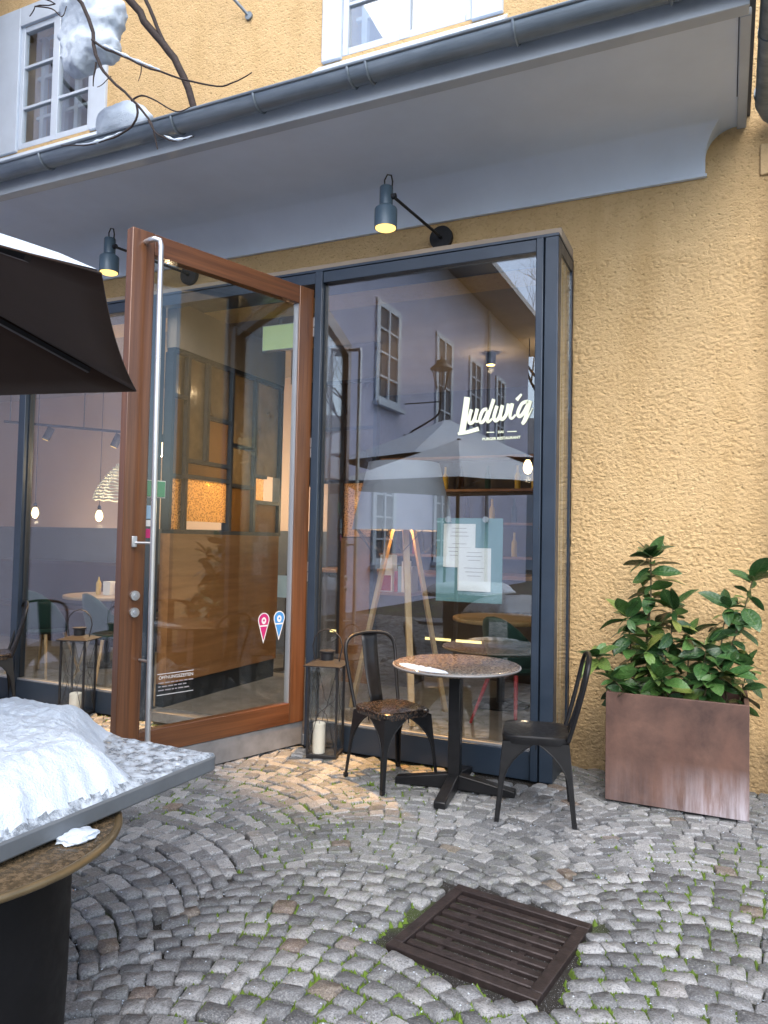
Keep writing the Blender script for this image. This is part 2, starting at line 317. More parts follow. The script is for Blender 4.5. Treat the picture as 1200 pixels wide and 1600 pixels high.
# ------------------------------------------------------------------ mesh helpers
class MB:
    def __init__(s): s.v = []; s.f = []
    def add(s, vs_, fs):
        o = len(s.v); s.v.extend(tuple(p) for p in vs_); s.f.extend(tuple(i + o for i in f) for f in fs); return s
    def box(s, x0, x1, y0, y1, z0, z1):
        return s.add([(x0, y0, z0), (x1, y0, z0), (x1, y1, z0), (x0, y1, z0), (x0, y0, z1), (x1, y0, z1), (x1, y1, z1), (x0, y1, z1)],
                     [(0, 3, 2, 1), (4, 5, 6, 7), (0, 1, 5, 4), (1, 2, 6, 5), (2, 3, 7, 6), (3, 0, 4, 7)])
    def bar(s, p, q, w, h, upv=(0, 0, 1), w2=None, h2=None):
        p = Vector(p); q = Vector(q); d = (q - p).normalized(); u = Vector(upv)
        a = d.cross(u)
        if a.length < 1e-4: a = d.cross(Vector((1, 0, 0)))
        a.normalize(); b = a.cross(d).normalized()
        w2 = w if w2 is None else w2; h2 = h if h2 is None else h2
        vs_ = []
        for c, ww, hh in ((p, w, h), (q, w2, h2)):
            for sa, sb in ((-1, -1), (1, -1), (1, 1), (-1, 1)): vs_.append(c + a * sa * ww / 2 + b * sb * hh / 2)
        return s.add(vs_, [(0, 1, 2, 3), (7, 6, 5, 4), (0, 4, 5, 1), (1, 5, 6, 2), (2, 6, 7, 3), (3, 7, 4, 0)])
    def tube(s, pts, r, seg=8, closed=False):
        pts = [Vector(p) for p in pts]; n = len(pts)
        rr = r if isinstance(r, (list, tuple)) else [r] * n
        ref = None; rings = []
        for i, p in enumerate(pts):
            if closed: d = pts[(i + 1) % n] - pts[i - 1]
            else: d = pts[min(i + 1, n - 1)] - pts[max(i - 1, 0)]
            d.normalize()
            if ref is None:
                ref = d.orthogonal().normalized()
            ref = (ref - d * ref.dot(d)).normalized(); b = d.cross(ref)
            rings.append([p + (ref * math.cos(2 * math.pi * k / seg) + b * math.sin(2 * math.pi * k / seg)) * rr[i] for k in range(seg)])
        o = [v for g in rings for v in g]; fs = []
        for i in range(n if closed else n - 1):
            j = (i + 1) % n
            for k in range(seg): fs.append((i * seg + k, i * seg + (k + 1) % seg, j * seg + (k + 1) % seg, j * seg + k))
        if not closed:
            fs.append(tuple(reversed(range(seg)))); fs.append(tuple((n - 1) * seg + k for k in range(seg)))
        return s.add(o, fs)
    def lathe(s, prof, seg=24, c=(0, 0, 0), cap=True):
        vs_ = []; fs = []
        for r, z in prof:
            for k in range(seg):
                a = 2 * math.pi * k / seg; vs_.append((c[0] + r * math.cos(a), c[1] + r * math.sin(a), c[2] + z))
        for i in range(len(prof) - 1):
            for k in range(seg):
                fs.append((i * seg + k, i * seg + (k + 1) % seg, (i + 1) * seg + (k + 1) % seg, (i + 1) * seg + k))
        if cap:
            fs.append(tuple(reversed(range(seg)))); fs.append(tuple((len(prof) - 1) * seg + k for k in range(seg)))
        return s.add(vs_, fs)
    def plate(s, poly, axis, a, b):
        """extrude a 2D polygon between a and b along an axis"""
        n = len(poly); f = {'x': lambda u, v, w: (w, u, v), 'y': lambda u, v, w: (u, w, v), 'z': lambda u, v, w: (u, v, w)}[axis]
        vs_ = [f(u, v, a) for u, v in poly] + [f(u, v, b) for u, v in poly]
        return s.add(vs_, [tuple(range(n - 1, -1, -1)), tuple(range(n, 2 * n))] + [(i, (i + 1) % n, n + (i + 1) % n, n + i) for i in range(n)])
    def lump(s, c, rx, ry, rz, seed=0, sub=3, amp=0.3, fr=3.0, flat=None):
        bm = bmesh.new(); bmesh.ops.create_icosphere(bm, subdivisions=sub, radius=1)
        o = []
        for v in bm.verts:
            p = v.co; k = 1 + amp * noise.noise(p * fr * 0.5 + Vector((seed * 7.3, seed * 3.1, 0))) + amp * 0.4 * noise.noise(p * fr * 1.6 + Vector((seed, 0, seed)))
            q = Vector((p.x * rx, p.y * ry, p.z * rz)) * k
            if flat is not None: q.z = max(q.z, flat)
            o.append(q + Vector(c))
        s.add(o, [tuple(v.index for v in f.verts) for f in bm.faces]); bm.free(); return s
    def mesh(s, name, mat, smooth=35):
        me = bpy.data.meshes.new(name); me.from_pydata(s.v, [], s.f)
        bm = bmesh.new(); bm.from_mesh(me); bmesh.ops.recalc_face_normals(bm, faces=bm.faces); bm.to_mesh(me); bm.free()
        if mat is not None: me.materials.append(mat if not isinstance(mat, str) else M[mat])
        if smooth:
            me.shade_smooth(); me.set_sharp_from_angle(angle=R(smooth))
        return me
    def build(s, name, mat, parent=None, smooth=35, bevel=0.0, seg=2):
        return link(name, s.mesh(name, mat, smooth), parent, bevel, seg)

def link(name, me, parent=None, bevel=0.0, seg=2):
    o = bpy.data.objects.new(name, me); COL.objects.link(o)
    if parent is not None: o.parent = parent
    if bevel:
        b = o.modifiers.new('edge', 'BEVEL'); b.width = bevel; b.segments = seg; b.limit_method = 'ANGLE'; b.angle_limit = R(40)
    return o

def tag(o, label=None, cat=None, group=None, kind=None):
    if label: o['label'] = label
    if cat: o['category'] = cat
    if group: o['group'] = group
    if kind: o['kind'] = kind
    return o

def thing(name, label, cat, loc=(0, 0, 0), rz=0.0, group=None):
    o = bpy.data.objects.new(name, None); COL.objects.link(o); o.empty_display_size = 0.1
    o.location = loc; o.rotation_euler = (0, 0, rz)
    return tag(o, label, cat, group)

def part_empty(name, parent, loc=(0, 0, 0), rz=0.0):
    o = bpy.data.objects.new(name, None); COL.objects.link(o); o.parent = parent; o.location = loc; o.rotation_euler = (0, 0, rz)
    o.empty_display_size = 0.1; return o

def copy_tree(o, parent=None):
    c = o.copy(); COL.objects.link(c); c.parent = parent
    for ch in list(o.children): copy_tree(ch, c)
    return c

def sheet(name, mat, verts, faces, parent=None, smooth=0):
    return MB().add(verts, faces).build(name, mat, parent, smooth)

def text_mesh(name, body, size, mat, parent, loc, rot, align='CENTER', bold=0.0, extr=0.0004, sx=1.0):
    cu = bpy.data.curves.new(name, 'FONT'); cu.body = body; cu.size = size; cu.align_x = align; cu.offset = bold; cu.extrude = extr
    tmp = bpy.data.objects.new('tmp', cu); COL.objects.link(tmp)
    dg = bpy.context.evaluated_depsgraph_get(); dg.update()
    me = bpy.data.meshes.new_from_object(tmp.evaluated_get(dg)); bpy.data.objects.remove(tmp)
    me.materials.clear(); me.materials.append(M[mat]); me.name = name
    o = link(name, me, parent); o.location = loc; o.rotation_euler = rot; o.scale = (sx, 1, 1); return o

def point(parent, loc, e, col=(1, .72, .44), r_=.03):
    l = bpy.data.lights.new('lamp_light', 'POINT'); l.energy = e; l.color = col; l.shadow_soft_size = r_
    o = bpy.data.objects.new('lamp_light', l); COL.objects.link(o); o.parent = parent; o.location = loc; return o

# point helpers in the photograph's own place: where a sight line meets a plane of the scene
FPX = 1156.0
def ray(px, py): return fw + rt * ((px - 600) / FPX) - up * ((py - 800) / FPX)
def ony(px, py, y): d = ray(px, py); return Vector((0, 0, CAM_Z)) + d * (y / d.y)
def project(p):
    d = Vector(p) - Vector((0, 0, CAM_Z)); z = d.dot(fw)
    return (600 + FPX * d.dot(rt) / z, 800 - FPX * d.dot(up) / z, z)

# ================================================================== GROUND
WALL_Y = 5.10; FR_Y = 4.61
pave = sheet('cobbled_pavement', 'bed', [(-60, -60, -0.02), (60, -60, -0.02), (60, 8, -0.02), (-60, 8, -0.02)], [(0, 1, 2, 3)])
tag(pave, kind='structure')
def stone_variant(i):
    rnd = random.Random(100 + i)
    base = []
    j_ = lambda a=.035: rnd.uniform(-a, a)
    hx = [.5 + j_(), .5 + j_(), .5 + j_(), .5 + j_()]; hy = [.5 + j_(), .5 + j_(), .5 + j_(), .5 + j_()]
    for q, (sx, sy) in enumerate(((1, 1), (-1, 1), (-1, -1), (1, -1))):
        c1, c2 = rnd.uniform(.06, .16), rnd.uniform(.06, .16)
        A, B_ = (sx * hx[q], sy * (hy[q] - c2)), (sx * (hx[q] - c1), sy * hy[q])
        base += [A, B_] if q in (0, 2) else [B_, A]
        if q in (0, 2): base.append((j_(.12), sy * (.5 + j_(.03))))
    n = len(base)
    v = [(rnd.uniform(-.08, .08), rnd.uniform(-.08, .08), 0.002 + rnd.uniform(-.002, .003))]
    tilt = (rnd.uniform(-.01, .01), rnd.uniform(-.01, .01))
    for sc_, z in ((0.88, 0.0015), (1.0, -0.006), (1.03, -0.045)):
        for x, y in base: v.append((x * sc_, y * sc_, z + (tilt[0] * x + tilt[1] * y + rnd.uniform(-.0016, .0016) if z > -0.04 else 0)))
    f = [(0, 1 + j, 1 + (j + 1) % n) for j in range(n)]
    for r_ in range(2):
        for j in range(n): f.append((1 + r_ * n + j, 1 + (r_ + 1) * n + j, 1 + (r_ + 1) * n + (j + 1) % n, 1 + r_ * n + (j + 1) % n))
    return v, f
VAR = [stone_variant(i) for i in range(14)]
stones = []
SW, SAG, PITCH_ = 1.32, 0.30, 0.088
RAD = (SW * SW / 4 + SAG * SAG) / (2 * SAG); HALF = math.asin(SW / 2 / RAD)
rs = random.Random(5)
def blocked(x, y):
    if y > FR_Y - 0.05 and x < -0.93: return True
    if y > WALL_Y - 0.05: return True
    gx, gy = x + 0.79, y - 2.755; c, s_ = math.cos(R(-8)), math.sin(R(-8))
    u, v = gx * c + gy * s_, -gx * s_ + gy * c
    return abs(u) < 0.328 and abs(v) < 0.328
for st in range(-6, 4):
    cx = 0.05 + st * SW
    for k in range(-50, 70):
        y0 = k * PITCH_ + rs.uniform(-.008, .008)
        a = -HALF
        while a < HALF - 0.02:
            w = PITCH_ * rs.uniform(0.86, 1.28); da = w / RAD
            am = a + da / 2; a += da
            if am > HALF: break
            x = cx + RAD * math.sin(am); y = y0 + RAD * math.cos(am) - RAD
            if blocked(x, y) or y < -4 or x > 4 or x < -7.2: continue
            dep = PITCH_ * (0.94 * math.cos(am) ** 0.7)
            stones.append((x + rs.uniform(-.004, .004), y + rs.uniform(-.004, .004), -am + rs.uniform(-.09, .09), w * 0.945, dep * rs.uniform(0.92, 1.04), rs.uniform(-.004, .005), rs.randrange(14)))
def vis_rank(s_):
    px, py, z = project((s_[0], s_[1], 0))
    ok = z > 0 and 0 < px < 1200 and 0 < py < 1600
    if ok and px < 350 and py > 1180 - (px - 330) * 0.4 - 5 and px < 330: ok = (px > 190 and py > 1300) or (px > 125 and py > 1420)
    return (0 if ok else 1, z if z > 0 else 99)
stones.sort(key=vis_rank)
vmesh = []
for i, (v, f) in enumerate(VAR):
    me = MB().add(v, f).mesh('cobblestone', 'stone', 22)
    at = me.attributes.new('tone', 'FLOAT', 'POINT'); at.data.foreach_set('value', [random.random()] * len(me.vertices)); vmesh.append(me)
for (x, y, a, w, d, z, vi) in stones[:300]:
    o = link('cobblestone', vmesh[vi], pave); o.location = (x, y, z); o.rotation_euler = (rs.uniform(-.02, .02), rs.uniform(-.02, .02), a); o.scale = (w, d, 1)
av, af, tone = [], [], []
off = 0
VN = [np.array(v) for v, f in VAR]
for (x, y, a, w, d, z, vi) in stones[300:]:
    p = VN[vi] * (w, d, 1); c, s_ = math.cos(a), math.sin(a)
    q = np.stack([p[:, 0] * c - p[:, 1] * s_ + x, p[:, 0] * s_ + p[:, 1] * c + y, p[:, 2] + z + p[:, 0] * rs.uniform(-.03, .03)], 1)
    av.append(q); af.extend(tuple(i + off for i in f) for f in VAR[vi][1]); tone.append(np.full(len(p), rs.random())); off += len(p)
me = bpy.data.meshes.new('cobblestones'); me.from_pydata(np.concatenate(av).tolist(), [], af); me.materials.append(M['stone'])
me.shade_smooth(); me.set_sharp_from_angle(angle=R(22))
at = me.attributes.new('tone', 'FLOAT', 'POINT'); at.data.foreach_set('value', np.concatenate(tone))
tag(link('cobblestone_field', me, pave), kind='stuff')
# snow grains and moss in the joints
gr = MB(); ms = MB(); rg = random.Random(3)
OCT = [(1, 0, 0), (-1, 0, 0), (0, 1, 0), (0, -1, 0), (0, 0, 1)]; OF = [(0, 2, 4), (2, 1, 4), (1, 3, 4), (3, 0, 4)]
for (x, y, a, w, d, z, vi) in stones:
    px, py, zz = project((x, y, 0))
    if zz < 0 or not (-100 < px < 1300) or py > 1750: continue
    dens = noise.noise(Vector((x * 1.1, y * 1.1, 3.0)))
    for _ in range(rg.choice((0, 1, 2, 3, 4)) + (3 if dens > 0.05 else 0) + (2 if x > -0.6 else 0)):
        t = rg.random(); side = rg.randrange(4)
        u, v = [(t - .5, .53), (t - .5, -.53), (.53, t - .5), (-.53, t - .5)][side]
        top = rg.random() < 0.16
        if top: u, v = rg.uniform(-.4, .4), rg.uniform(-.4, .4)
        c, s_ = math.cos(a), math.sin(a); X = x + u * w * c - v * d * s_; Yy = y + u * w * s_ + v * d * c
        r_ = rg.uniform(.0012, .0036); zg = (0.003 + z) if top else rg.uniform(-.016, -.004)
        gr.add([(X + p[0] * r_ * rg.uniform(.7, 1.5), Yy + p[1] * r_ * rg.uniform(.7, 1.5), zg + p[2] * r_) for p in OCT], OF)
    md = noise.noise(Vector((x * 0.9 + 5, y * 0.9, 0.5))) + 0.35 * noise.noise(Vector((x * 4, y * 4, 1)))
    edge = abs(((x - 0.05) / SW + 0.5) % 1 - 0.0)
    md += 0.12 * (1 - min(edge, 1 - edge) * 6) if min(edge, 1 - edge) < .17 else 0
    if md > 0.0:
        for _ in range(int(8 + md * 46)):
            t = rg.random(); side = rg.randrange(4)
            u, v = [(t - .5, .53), (t - .5, -.53), (.53, t - .5), (-.53, t - .5)][side]
            c, s_ = math.cos(a), math.sin(a); X = x + u * w * c - v * d * s_; Yy = y + u * w * s_ + v * d * c
            r_ = rg.uniform(.006, .015)
            ms.add([(X + p[0] * r_ * rg.uniform(.6, 1.4), Yy + p[1] * r_ * rg.uniform(.6, 1.4), -.0202 + p[2] * r_ * 1.7 * rg.uniform(.6, 1.2)) for p in OCT], OF)
tag(gr.build('snow_grains', 'snow', None, 0), 'coarse snow grains scattered in the cobble joints', 'snow', kind='stuff')
tag(ms.build('moss', 'moss', None, 0), 'green moss growing in the cobble joints', 'moss', kind='stuff')

# drain grate
dg_ = thing('drain_grate', 'rusty square cast iron drain grate set in the cobbles', 'drain grate', (-0.79, 2.755, 0), R(-8))
MB().box(-.27, .27, -.27, .27, -.20, -.19).build('pit_floor', 'pit', dg_)
for x0, x1, y0, y1 in ((-.29, .29, -.29, -.245), (-.29, .29, .245, .29), (-.29, -.245, -.245, .245), (.245, .29, -.245, .245)):
    MB().box(x0, x1, y0, y1, -.19, 0.006).build('frame_bar', 'grate', dg_, bevel=0.004)
for i in range(7):
    y = -0.204 + i * 0.068
    MB().box(-.2445, .2445, y - .018, y + .018, -.045, -0.001 - (i % 3) * 0.0015).build('slat', 'grate', dg_, bevel=.005)
for x in (-.13, .13):
    MB().box(x - .012, x + .012, -.2445, .2445, -.05, -0.012).build('cross_bar', 'grate', dg_)

# ================================================================== RESTAURANT BUILDING
bld = thing('restaurant_building', 'yellow roughcast restaurant building with blue-grey shopfront and open wooden door', 'building')
XW0, XW1 = -7.3, -0.955        # bay opening
UW = [(-6.54, -5.54, 5.35, 6.62), (-2.81, -1.72, 5.35, 6.62)]
wl_ = MB()
def wbox(x0, x1, z0, z1): wl_.box(x0, x1, WALL_Y, WALL_Y + 0.34, z0, z1)
wbox(-12, XW0, -0.1, 3.41); wbox(-12, 3.0, 3.41, 5.35); wbox(-12, UW[0][0], 5.35, 6.62); wbox(UW[0][1], UW[1][0], 5.35, 6.62)
wbox(UW[1][1], 3.0, 5.35, 6.62); wbox(-12, 3.0, 6.62, 9.5); wbox(0.9, 3.0, -0.1, 3.41)
wl_.build('plaster_wall', 'plaster', bld, 0)
# the pier beside the window, with real relief
nx, nz = 250, 470; x0, x1, z0, z1 = XW1, 0.9, -0.1, 3.41
vv = []
for j in range(nz + 1):
    for i in range(nx + 1):
        x = x0 + (x1 - x0) * i / nx; z = z0 + (z1 - z0) * j / nz
        h = 0.0
        if 0 < i < nx and 0 < j < nz:
            am_ = .55 + .5 * noise.noise(Vector((x * 3.1, 2, z * 3.1))) + .25 * noise.noise(Vector((x * 9, 5, z * 9)))
            h = am_ * 0.011 * noise.noise(Vector((x * 44, 0, z * 56))) + 0.006 * noise.noise(Vector((x * 88, 7, z * 110))) + 0.004
        vv.append((x, WALL_Y - h, z))
ff = [(j * (nx + 1) + i, j * (nx + 1) + i + 1, (j + 1) * (nx + 1) + i + 1, (j + 1) * (nx + 1) + i) for j in range(nz) for i in range(nx)]
mb = MB().add(vv, ff); mb.box(x0, x1, WALL_Y + 0.012, WALL_Y + 0.34, z0, z1); mb.build('plaster_pier', 'plaster', bld, 60)
MB().box(0.19, 0.5, 5.085, 5.12, 3.80, 4.0).build('corner_stone', 'quoin', bld, bevel=0.006)
# eaves: soffit, cove, fascia
MB().box(-9, 0.052, 4.005, 5.1, 4.145, 4.17).build('soffit_panel', 'soffit', bld)
fr = MB(); fr.box(-9, 0.098, 3.905, 4.0, 4.125, 4.17); fr.box(0.058, 0.112, 4.0005, 5.1, 4.125, 4.17); fr.build('soffit_border', 'soffit_trim', bld, bevel=0.006)
MB().box(-9, 0.1, 3.885, 3.905, 4.105, 4.29).build('fascia_board', 'soffit_trim', bld, bevel=0.004)
cv = []; cf = []
NS = 18
def cove_end(t):  # right end of the cove in elevation, t 0 bottom .. 1 soffit
    return -0.125 if t < 0.35 else -0.125 + 0.185 * (1 - math.sqrt(max(0, 1 - ((t - 0.35) / 0.65) ** 2)))
for i in range(NS + 1):
    t = i / NS; a = t * math.pi / 2
    y = 5.085 - 0.33 * (1 - math.cos(a)); z = 3.862 + 0.284 * math.sin(a)
    xe = cove_end(math.sin(a))
    cv += [(-9, y, z), (xe, y, z), (xe, 5.0995, z)]
for i in range(NS):
    for k in range(2): cf.append((3 * i + k, 3 * i + k + 1, 3 * i + k + 4, 3 * i + k + 3))
MB().add(cv, cf).build('cove', 'soffit', bld, 40)
MB().box(-9, -0.115, 5.07, 5.1, 3.846, 3.866).build('cove_moulding', 'soffit', bld, bevel=0.004)
MB().add([(-9, 3.87, 4.295), (0.135, 3.87, 4.295), (0.135, 5.1, 4.72), (-9, 5.1, 4.72), (-9, 3.87, 4.285), (0.135, 3.87, 4.285), (0.135, 5.1, 4.2), (-9, 5.1, 4.2)],
         [(0, 1, 2, 3), (4, 5, 1, 0), (1, 5, 6, 2), (0, 3, 7, 4), (4, 7, 6, 5)]).build('eaves_roof', 'roof', bld)
# gutter
GY, GZ, GR = 3.80, 4.242, 0.076
gp = [(GY + GR * math.cos(math.pi + math.pi * k / 14), GZ + GR * math.sin(math.pi + math.pi * k / 14)) for k in range(15)]
gv = []; gf = []
ring = gp + [(GY + (GR - .005) * math.cos(2 * math.pi - math.pi * k / 14), GZ + (GR - .005) * math.sin(2 * math.pi - math.pi * k / 14)) for k in range(15)]
for x in (-9, 0.1):
    gv += [(x, y, z) for y, z in ring]
nr = len(ring)
gf = [(k, (k + 1) % nr, nr + (k + 1) % nr, nr + k) for k in range(nr)]
gut = MB().add(gv, gf); gut.tube([(-9, GY - GR - .004, GZ), (0.1, GY - GR - .004, GZ)], 0.010, 8)
gut.plate([(y, z) for y, z in gp], 'x', 0.095, 0.1)
gut = gut.build('gutter', 'zinc', bld, 40)
for x in (-4.55, -3.33, -2.68, -2.02, -1.9, -1.03, -0.25, -5.4):
    MB().tube([(x, GY + (GR + .004) * math.cos(t), GZ + (GR + .004) * math.sin(t)) for t in [math.pi + math.pi * k / 12 for k in range(13)]], 0.009, 6).build('bracket', 'zinc', gut)
dp = MB().tube([(0.215, 3.80, 4.20), (0.215, 4.2, 4.19), (0.22, 4.93, 4.17), (0.25, 5.0, 4.15), (0.33, 5.02, 4.08), (0.36, 5.02, 3.9), (0.36, 5.02, 0.0)], 0.066, 18).build('downpipe', 'zinc', bld, 40)
for y in (4.25, 4.83):
    MB().tube([(0.2165, y, 4.187), (0.2165, y + 0.03, 4.186)], 0.071, 18).build('pipe_collar', 'zinc', dp, 40)
MB().box(0.105, 0.32, 3.73, 3.87, 4.14, 4.27).build('gutter_outlet', 'zinc', bld, bevel=0.03)
# upper windows
def upper_window(x0, x1, z0, z1, cl, cr):
    w = part_empty('upper_window', bld)
    yf = WALL_Y - 0.03
    MB().box(x0 - cl, x0 - .001, yf, WALL_Y + .1, z0 - .02, z1 + .2).build('casing', 'white_paint', w, bevel=.006)
    MB().box(x1 + .001, x1 + cr, yf, WALL_Y + .1, z0 - .02, z1 + .2).build('casing', 'white_paint', w, bevel=.006)
    MB().box(x0, x1, yf, WALL_Y + .1, z1 + .001, z1 + .2).build('casing', 'white_paint', w, bevel=.006)
    MB().add([(x0 - cl - .04, 5.0, z0 - .13), (x1 + cr + .03, 5.0, z0 - .13), (x1 + cr + .03, 5.11, z0 - .022), (x0 - cl - .04, 5.11, z0 - .022), (x0 - cl - .04, 5.0, z0 - .165), (x1 + cr + .03, 5.0, z0 - .165),
              (x1 + cr + .03, 5.11, z0 - .165), (x0 - cl - .04, 5.11, z0 - .165)],
             [(0, 1, 2, 3), (4, 5, 1, 0), (1, 5, 6, 2), (0, 3, 7, 4), (4, 7, 6, 5), (3, 2, 6, 7)]).build('sill', 'white_paint', w, bevel=.005)
    y0, y1 = WALL_Y - .005, WALL_Y + .05
    xm = (x0 + x1) / 2
    for a, b, c, d in ((x0, x0 + .05, z0, z1), (x1 - .05, x1, z0, z1), (xm - .045, xm + .045, z0, z1)):
        MB().box(a, b, y0, y1, c, d).build('frame_post', 'white_paint', w, bevel=.006)
    for c, d in ((z0, z0 + .06), (z1 - .06, z1)):
        MB().box(x0 + .051, x1 - .051, y0 + .004, y1, c, d).build('frame_rail', 'white_paint', w, bevel=.006)
    for a, b in ((x0 + .05, xm - .045), (xm + .045, x1 - .05)):
        for k in (1, 2):
            zz = z0 + (z1 - z0) * k / 3
            MB().box(a, b, y0 + .008, y1 - .004, zz - .014, zz + .014).build('glazing_bar', 'white_paint', w, bevel=.004)
        for k in range(3):
            za, zb = z0 + (z1 - z0) * k / 3, z0 + (z1 - z0) * (k + 1) / 3
            MB().box(a - .01, b + .01, WALL_Y + .022, WALL_Y + .027, za + .012, zb - .012).build('pane', 'win_glass', w, 0)
    # inner casement and room behind
    i_ = MB()
    for a in (x0 + .1, xm - .09, xm + .09, x1 - .1): i_.box(a - .025, a + .025, 5.28, 5.33, z0, z1)
    for k in range(4): zz = z0 + (z1 - z0) * k / 3; i_.box(x0 + .02, x1 - .02, 5.285, 5.32, zz - .015, zz + .015)
    i_.build('inner_casement', 'white_paint', w)
    r_ = MB(); r_.add([(x0 + .003, 5.16, z0 + .003), (x1 - .003, 5.16, z0 + .003), (x1 - .003, 5.16, z1 - .003), (x0 + .003, 5.16, z1 - .003), (x0 - .3, 6.3, z0 - .3), (x1 + .3, 6.3, z0 - .3), (x1 + .3, 6.3, z1 + .3), (x0 - .3, 6.3, z1 + .3)],
                      [(4, 5, 6, 7), (0, 1, 5, 4), (1, 2, 6, 5), (2, 3, 7, 6), (3, 0, 4, 7)])
    r_.build('room_lining', 'grey_wall', w, 0)
upper_window(*UW[0], 0.5, 0.2); upper_window(*UW[1], 0.18, 0.24)

# ---------------------------------------------------------------- shopfront bay
def shop_window(x0, x1):
    w = part_empty('shop_window', bld)
    MB().box(x0 + .004, x1 - .004, 4.651, 4.659, 0.195, 3.325).build('pane', 'glass', w, 0)
    MB().box(x0, x1, FR_Y, 4.69, 0.0, 0.18).build('kick_board', 'frame', w, bevel=.004)
    MB().box(x0, x1, FR_Y + .012, 4.69, 0.181, 0.194).build('glazing_bead', 'alu', w)
    for a in (x0 + .005, x1 - .005):
        MB().box(a - .004, a + .004, 4.64, 4.67, 0.195, 3.325).build('glazing_bead', 'part_frame', w)
    return w
wr = shop_window(-2.654, -1.0985); wl2 = shop_window(-5.662, -4.243); wl3 = shop_window(-7.2, -5.747)
for nm, a, b, y0 in (('mullion', -1.098, -1.05, 4.598), ('corner_post', -1.043, -.957, 4.606), ('mullion', -2.716, -2.655, 4.598), ('mullion', -4.242, -4.182, 4.598), ('mullion', -5.745, -5.663, 4.598), ('mullion', -7.29, -7.201, 4.598)):
    MB().box(a, b, y0, 4.70, 0.0, 3.412).build(nm, 'frame', bld, bevel=.005)
MB().box(-1.0495, -1.0435, 4.64, 4.69, 0, 3.40).build('joint_strip', 'part_frame', bld)
for a, b in ((-2.654, -1.0985), (-4.181, -2.717), (-5.662, -4.243), (-7.2, -5.746)):
    MB().box(a, b, FR_Y, 4.70, 3.328, 3.41).build('head_rail', 'frame', bld, bevel=.004)
MB().box(-7.29, -.955, 4.604, 5.11, 3.413, 3.43).build('bay_roof', 'frame', bld)
MB().box(-4.181, -2.717, 4.615, 4.75, 0.0, 0.078).build('threshold', 'kick', bld, bevel=.004)
sr = part_empty('side_return', bld)
MB().box(-.972, -.966, 4.703, 5.058, .195, 3.33).build('pane', 'glass', sr, 0)
MB().box(-.995, -.958, 4.702, 5.1, 0, .19).build('kick_board', 'frame', sr); MB().box(-.995, -.958, 4.702, 5.1, 3.335, 3.411).build('head_rail', 'frame', sr)
MB().box(-.995, -.958, 5.062, 5.1, .191, 3.334).build('jamb', 'frame', sr)
for y in (4.79, 4.9):
    MB().box(-.985, -.973, y, y + .014, .195, 3.33).build('glazing_strip', 'alu', sr)

# lettering on the right pane
lt = part_empty('lettering', bld); LY = 4.6485
O = (-1.74086, 2.57494); EX = (6.51195e-4, -0.4807e-4); EY = (0.124e-4, -6.502e-4)
def lp(u, v): return (O[0] + u * EX[0] + v * EY[0], O[1] + u * EX[1] + v * EY[1])
def smooth_path(pts, n=6):
    out = []
    P = [Vector(p) for p in pts]
    for i in range(len(P) - 1):
        p0, p1, p2, p3 = P[max(i - 1, 0)], P[i], P[i + 1], P[min(i + 2, len(P) - 1)]
        for k in range(n):
            t = k / n
            out.append(0.5 * ((2 * p1) + (p2 - p0) * t + (2 * p0 - 5 * p1 + 4 * p2 - p3) * t * t + (3 * p1 - p0 - 3 * p2 + p3) * t ** 3))
    out.append(P[-1]); return out
def stroke(mb_, pts, w0, w1=None, dy=0.0):
    w1 = w0 if w1 is None else w1
    pts = [Vector((p[0], p[1])) for p in smooth_path([(a, b, 0) for a, b in pts])]
    n = len(pts); L_ = []; R_ = []
    for i, p in enumerate(pts):
        d = (pts[min(i + 1, n - 1)] - pts[max(i - 1, 0)]).normalized(); nn = Vector((-d.y, d.x)); w = (w0 + (w1 - w0) * i / (n - 1)) / 2
        L_.append(p + nn * w); R_.append(p - nn * w)
    vs_ = []
    for y in (LY + dy, LY - .001 + dy):
        for a, b in zip(L_, R_):
            for q in (a, b):
                X, Z = lp(q.x, q.y); vs_.append((X, y, Z))
    m = 2 * n; fs = []
    for i in range(n - 1):
        fs.append((2 * i, 2 * i + 1, 2 * i + 3, 2 * i + 2)); fs.append((m + 2 * i, m + 2 * i + 2, m + 2 * i + 3, m + 2 * i + 1))
        fs.append((2 * i, 2 * i + 2, m + 2 * i + 2, m + 2 * i)); fs.append((2 * i + 1, m + 2 * i + 1, m + 2 * i + 3, 2 * i + 3))
    mb_.add(vs_, fs)
LET = {'L': [([(278, 200), (250, 400), (222, 565)], 62, 66), ([(178, 582), (280, 560), (400, 522)], 30, 44)],
       'u': [([(322, 325), (296, 435), (312, 468), (350, 435), (384, 320)], 36, 36), ([(386, 318), (362, 430), (388, 448), (412, 420)], 36, 18)],
       'd': [([(490, 322), (445, 335), (410, 420), (424, 458), (462, 425), (500, 330)], 34, 34), ([(558, 218), (492, 425), (508, 446), (540, 415)], 38, 18)],
       'w': [([(590, 285), (558, 395), (576, 435), (615, 395), (645, 280)], 36, 36), ([(648, 278), (624, 385), (642, 420), (685, 370), (708, 262)], 36, 34)],
       'i': [([(748, 258), (722, 380), (742, 408), (780, 370)], 38, 18), ([(790, 225), (840, 165)], 38, 20)],
       'g': [([(905, 235), (845, 260), (802, 350), (818, 388), (862, 345), (918, 235)], 34, 34), ([(930, 228), (880, 390), (848, 462)], 36, 34), ([(842, 460), (880, 432), (950, 300)], 30, 10)]}
for k, ss in LET.items():
    mb = MB()
    for q, (pts, w0, w1) in enumerate(ss): stroke(mb, pts, w0, w1, -q * 0.0012)
    mb.build('letter', 'letter', lt, 0)
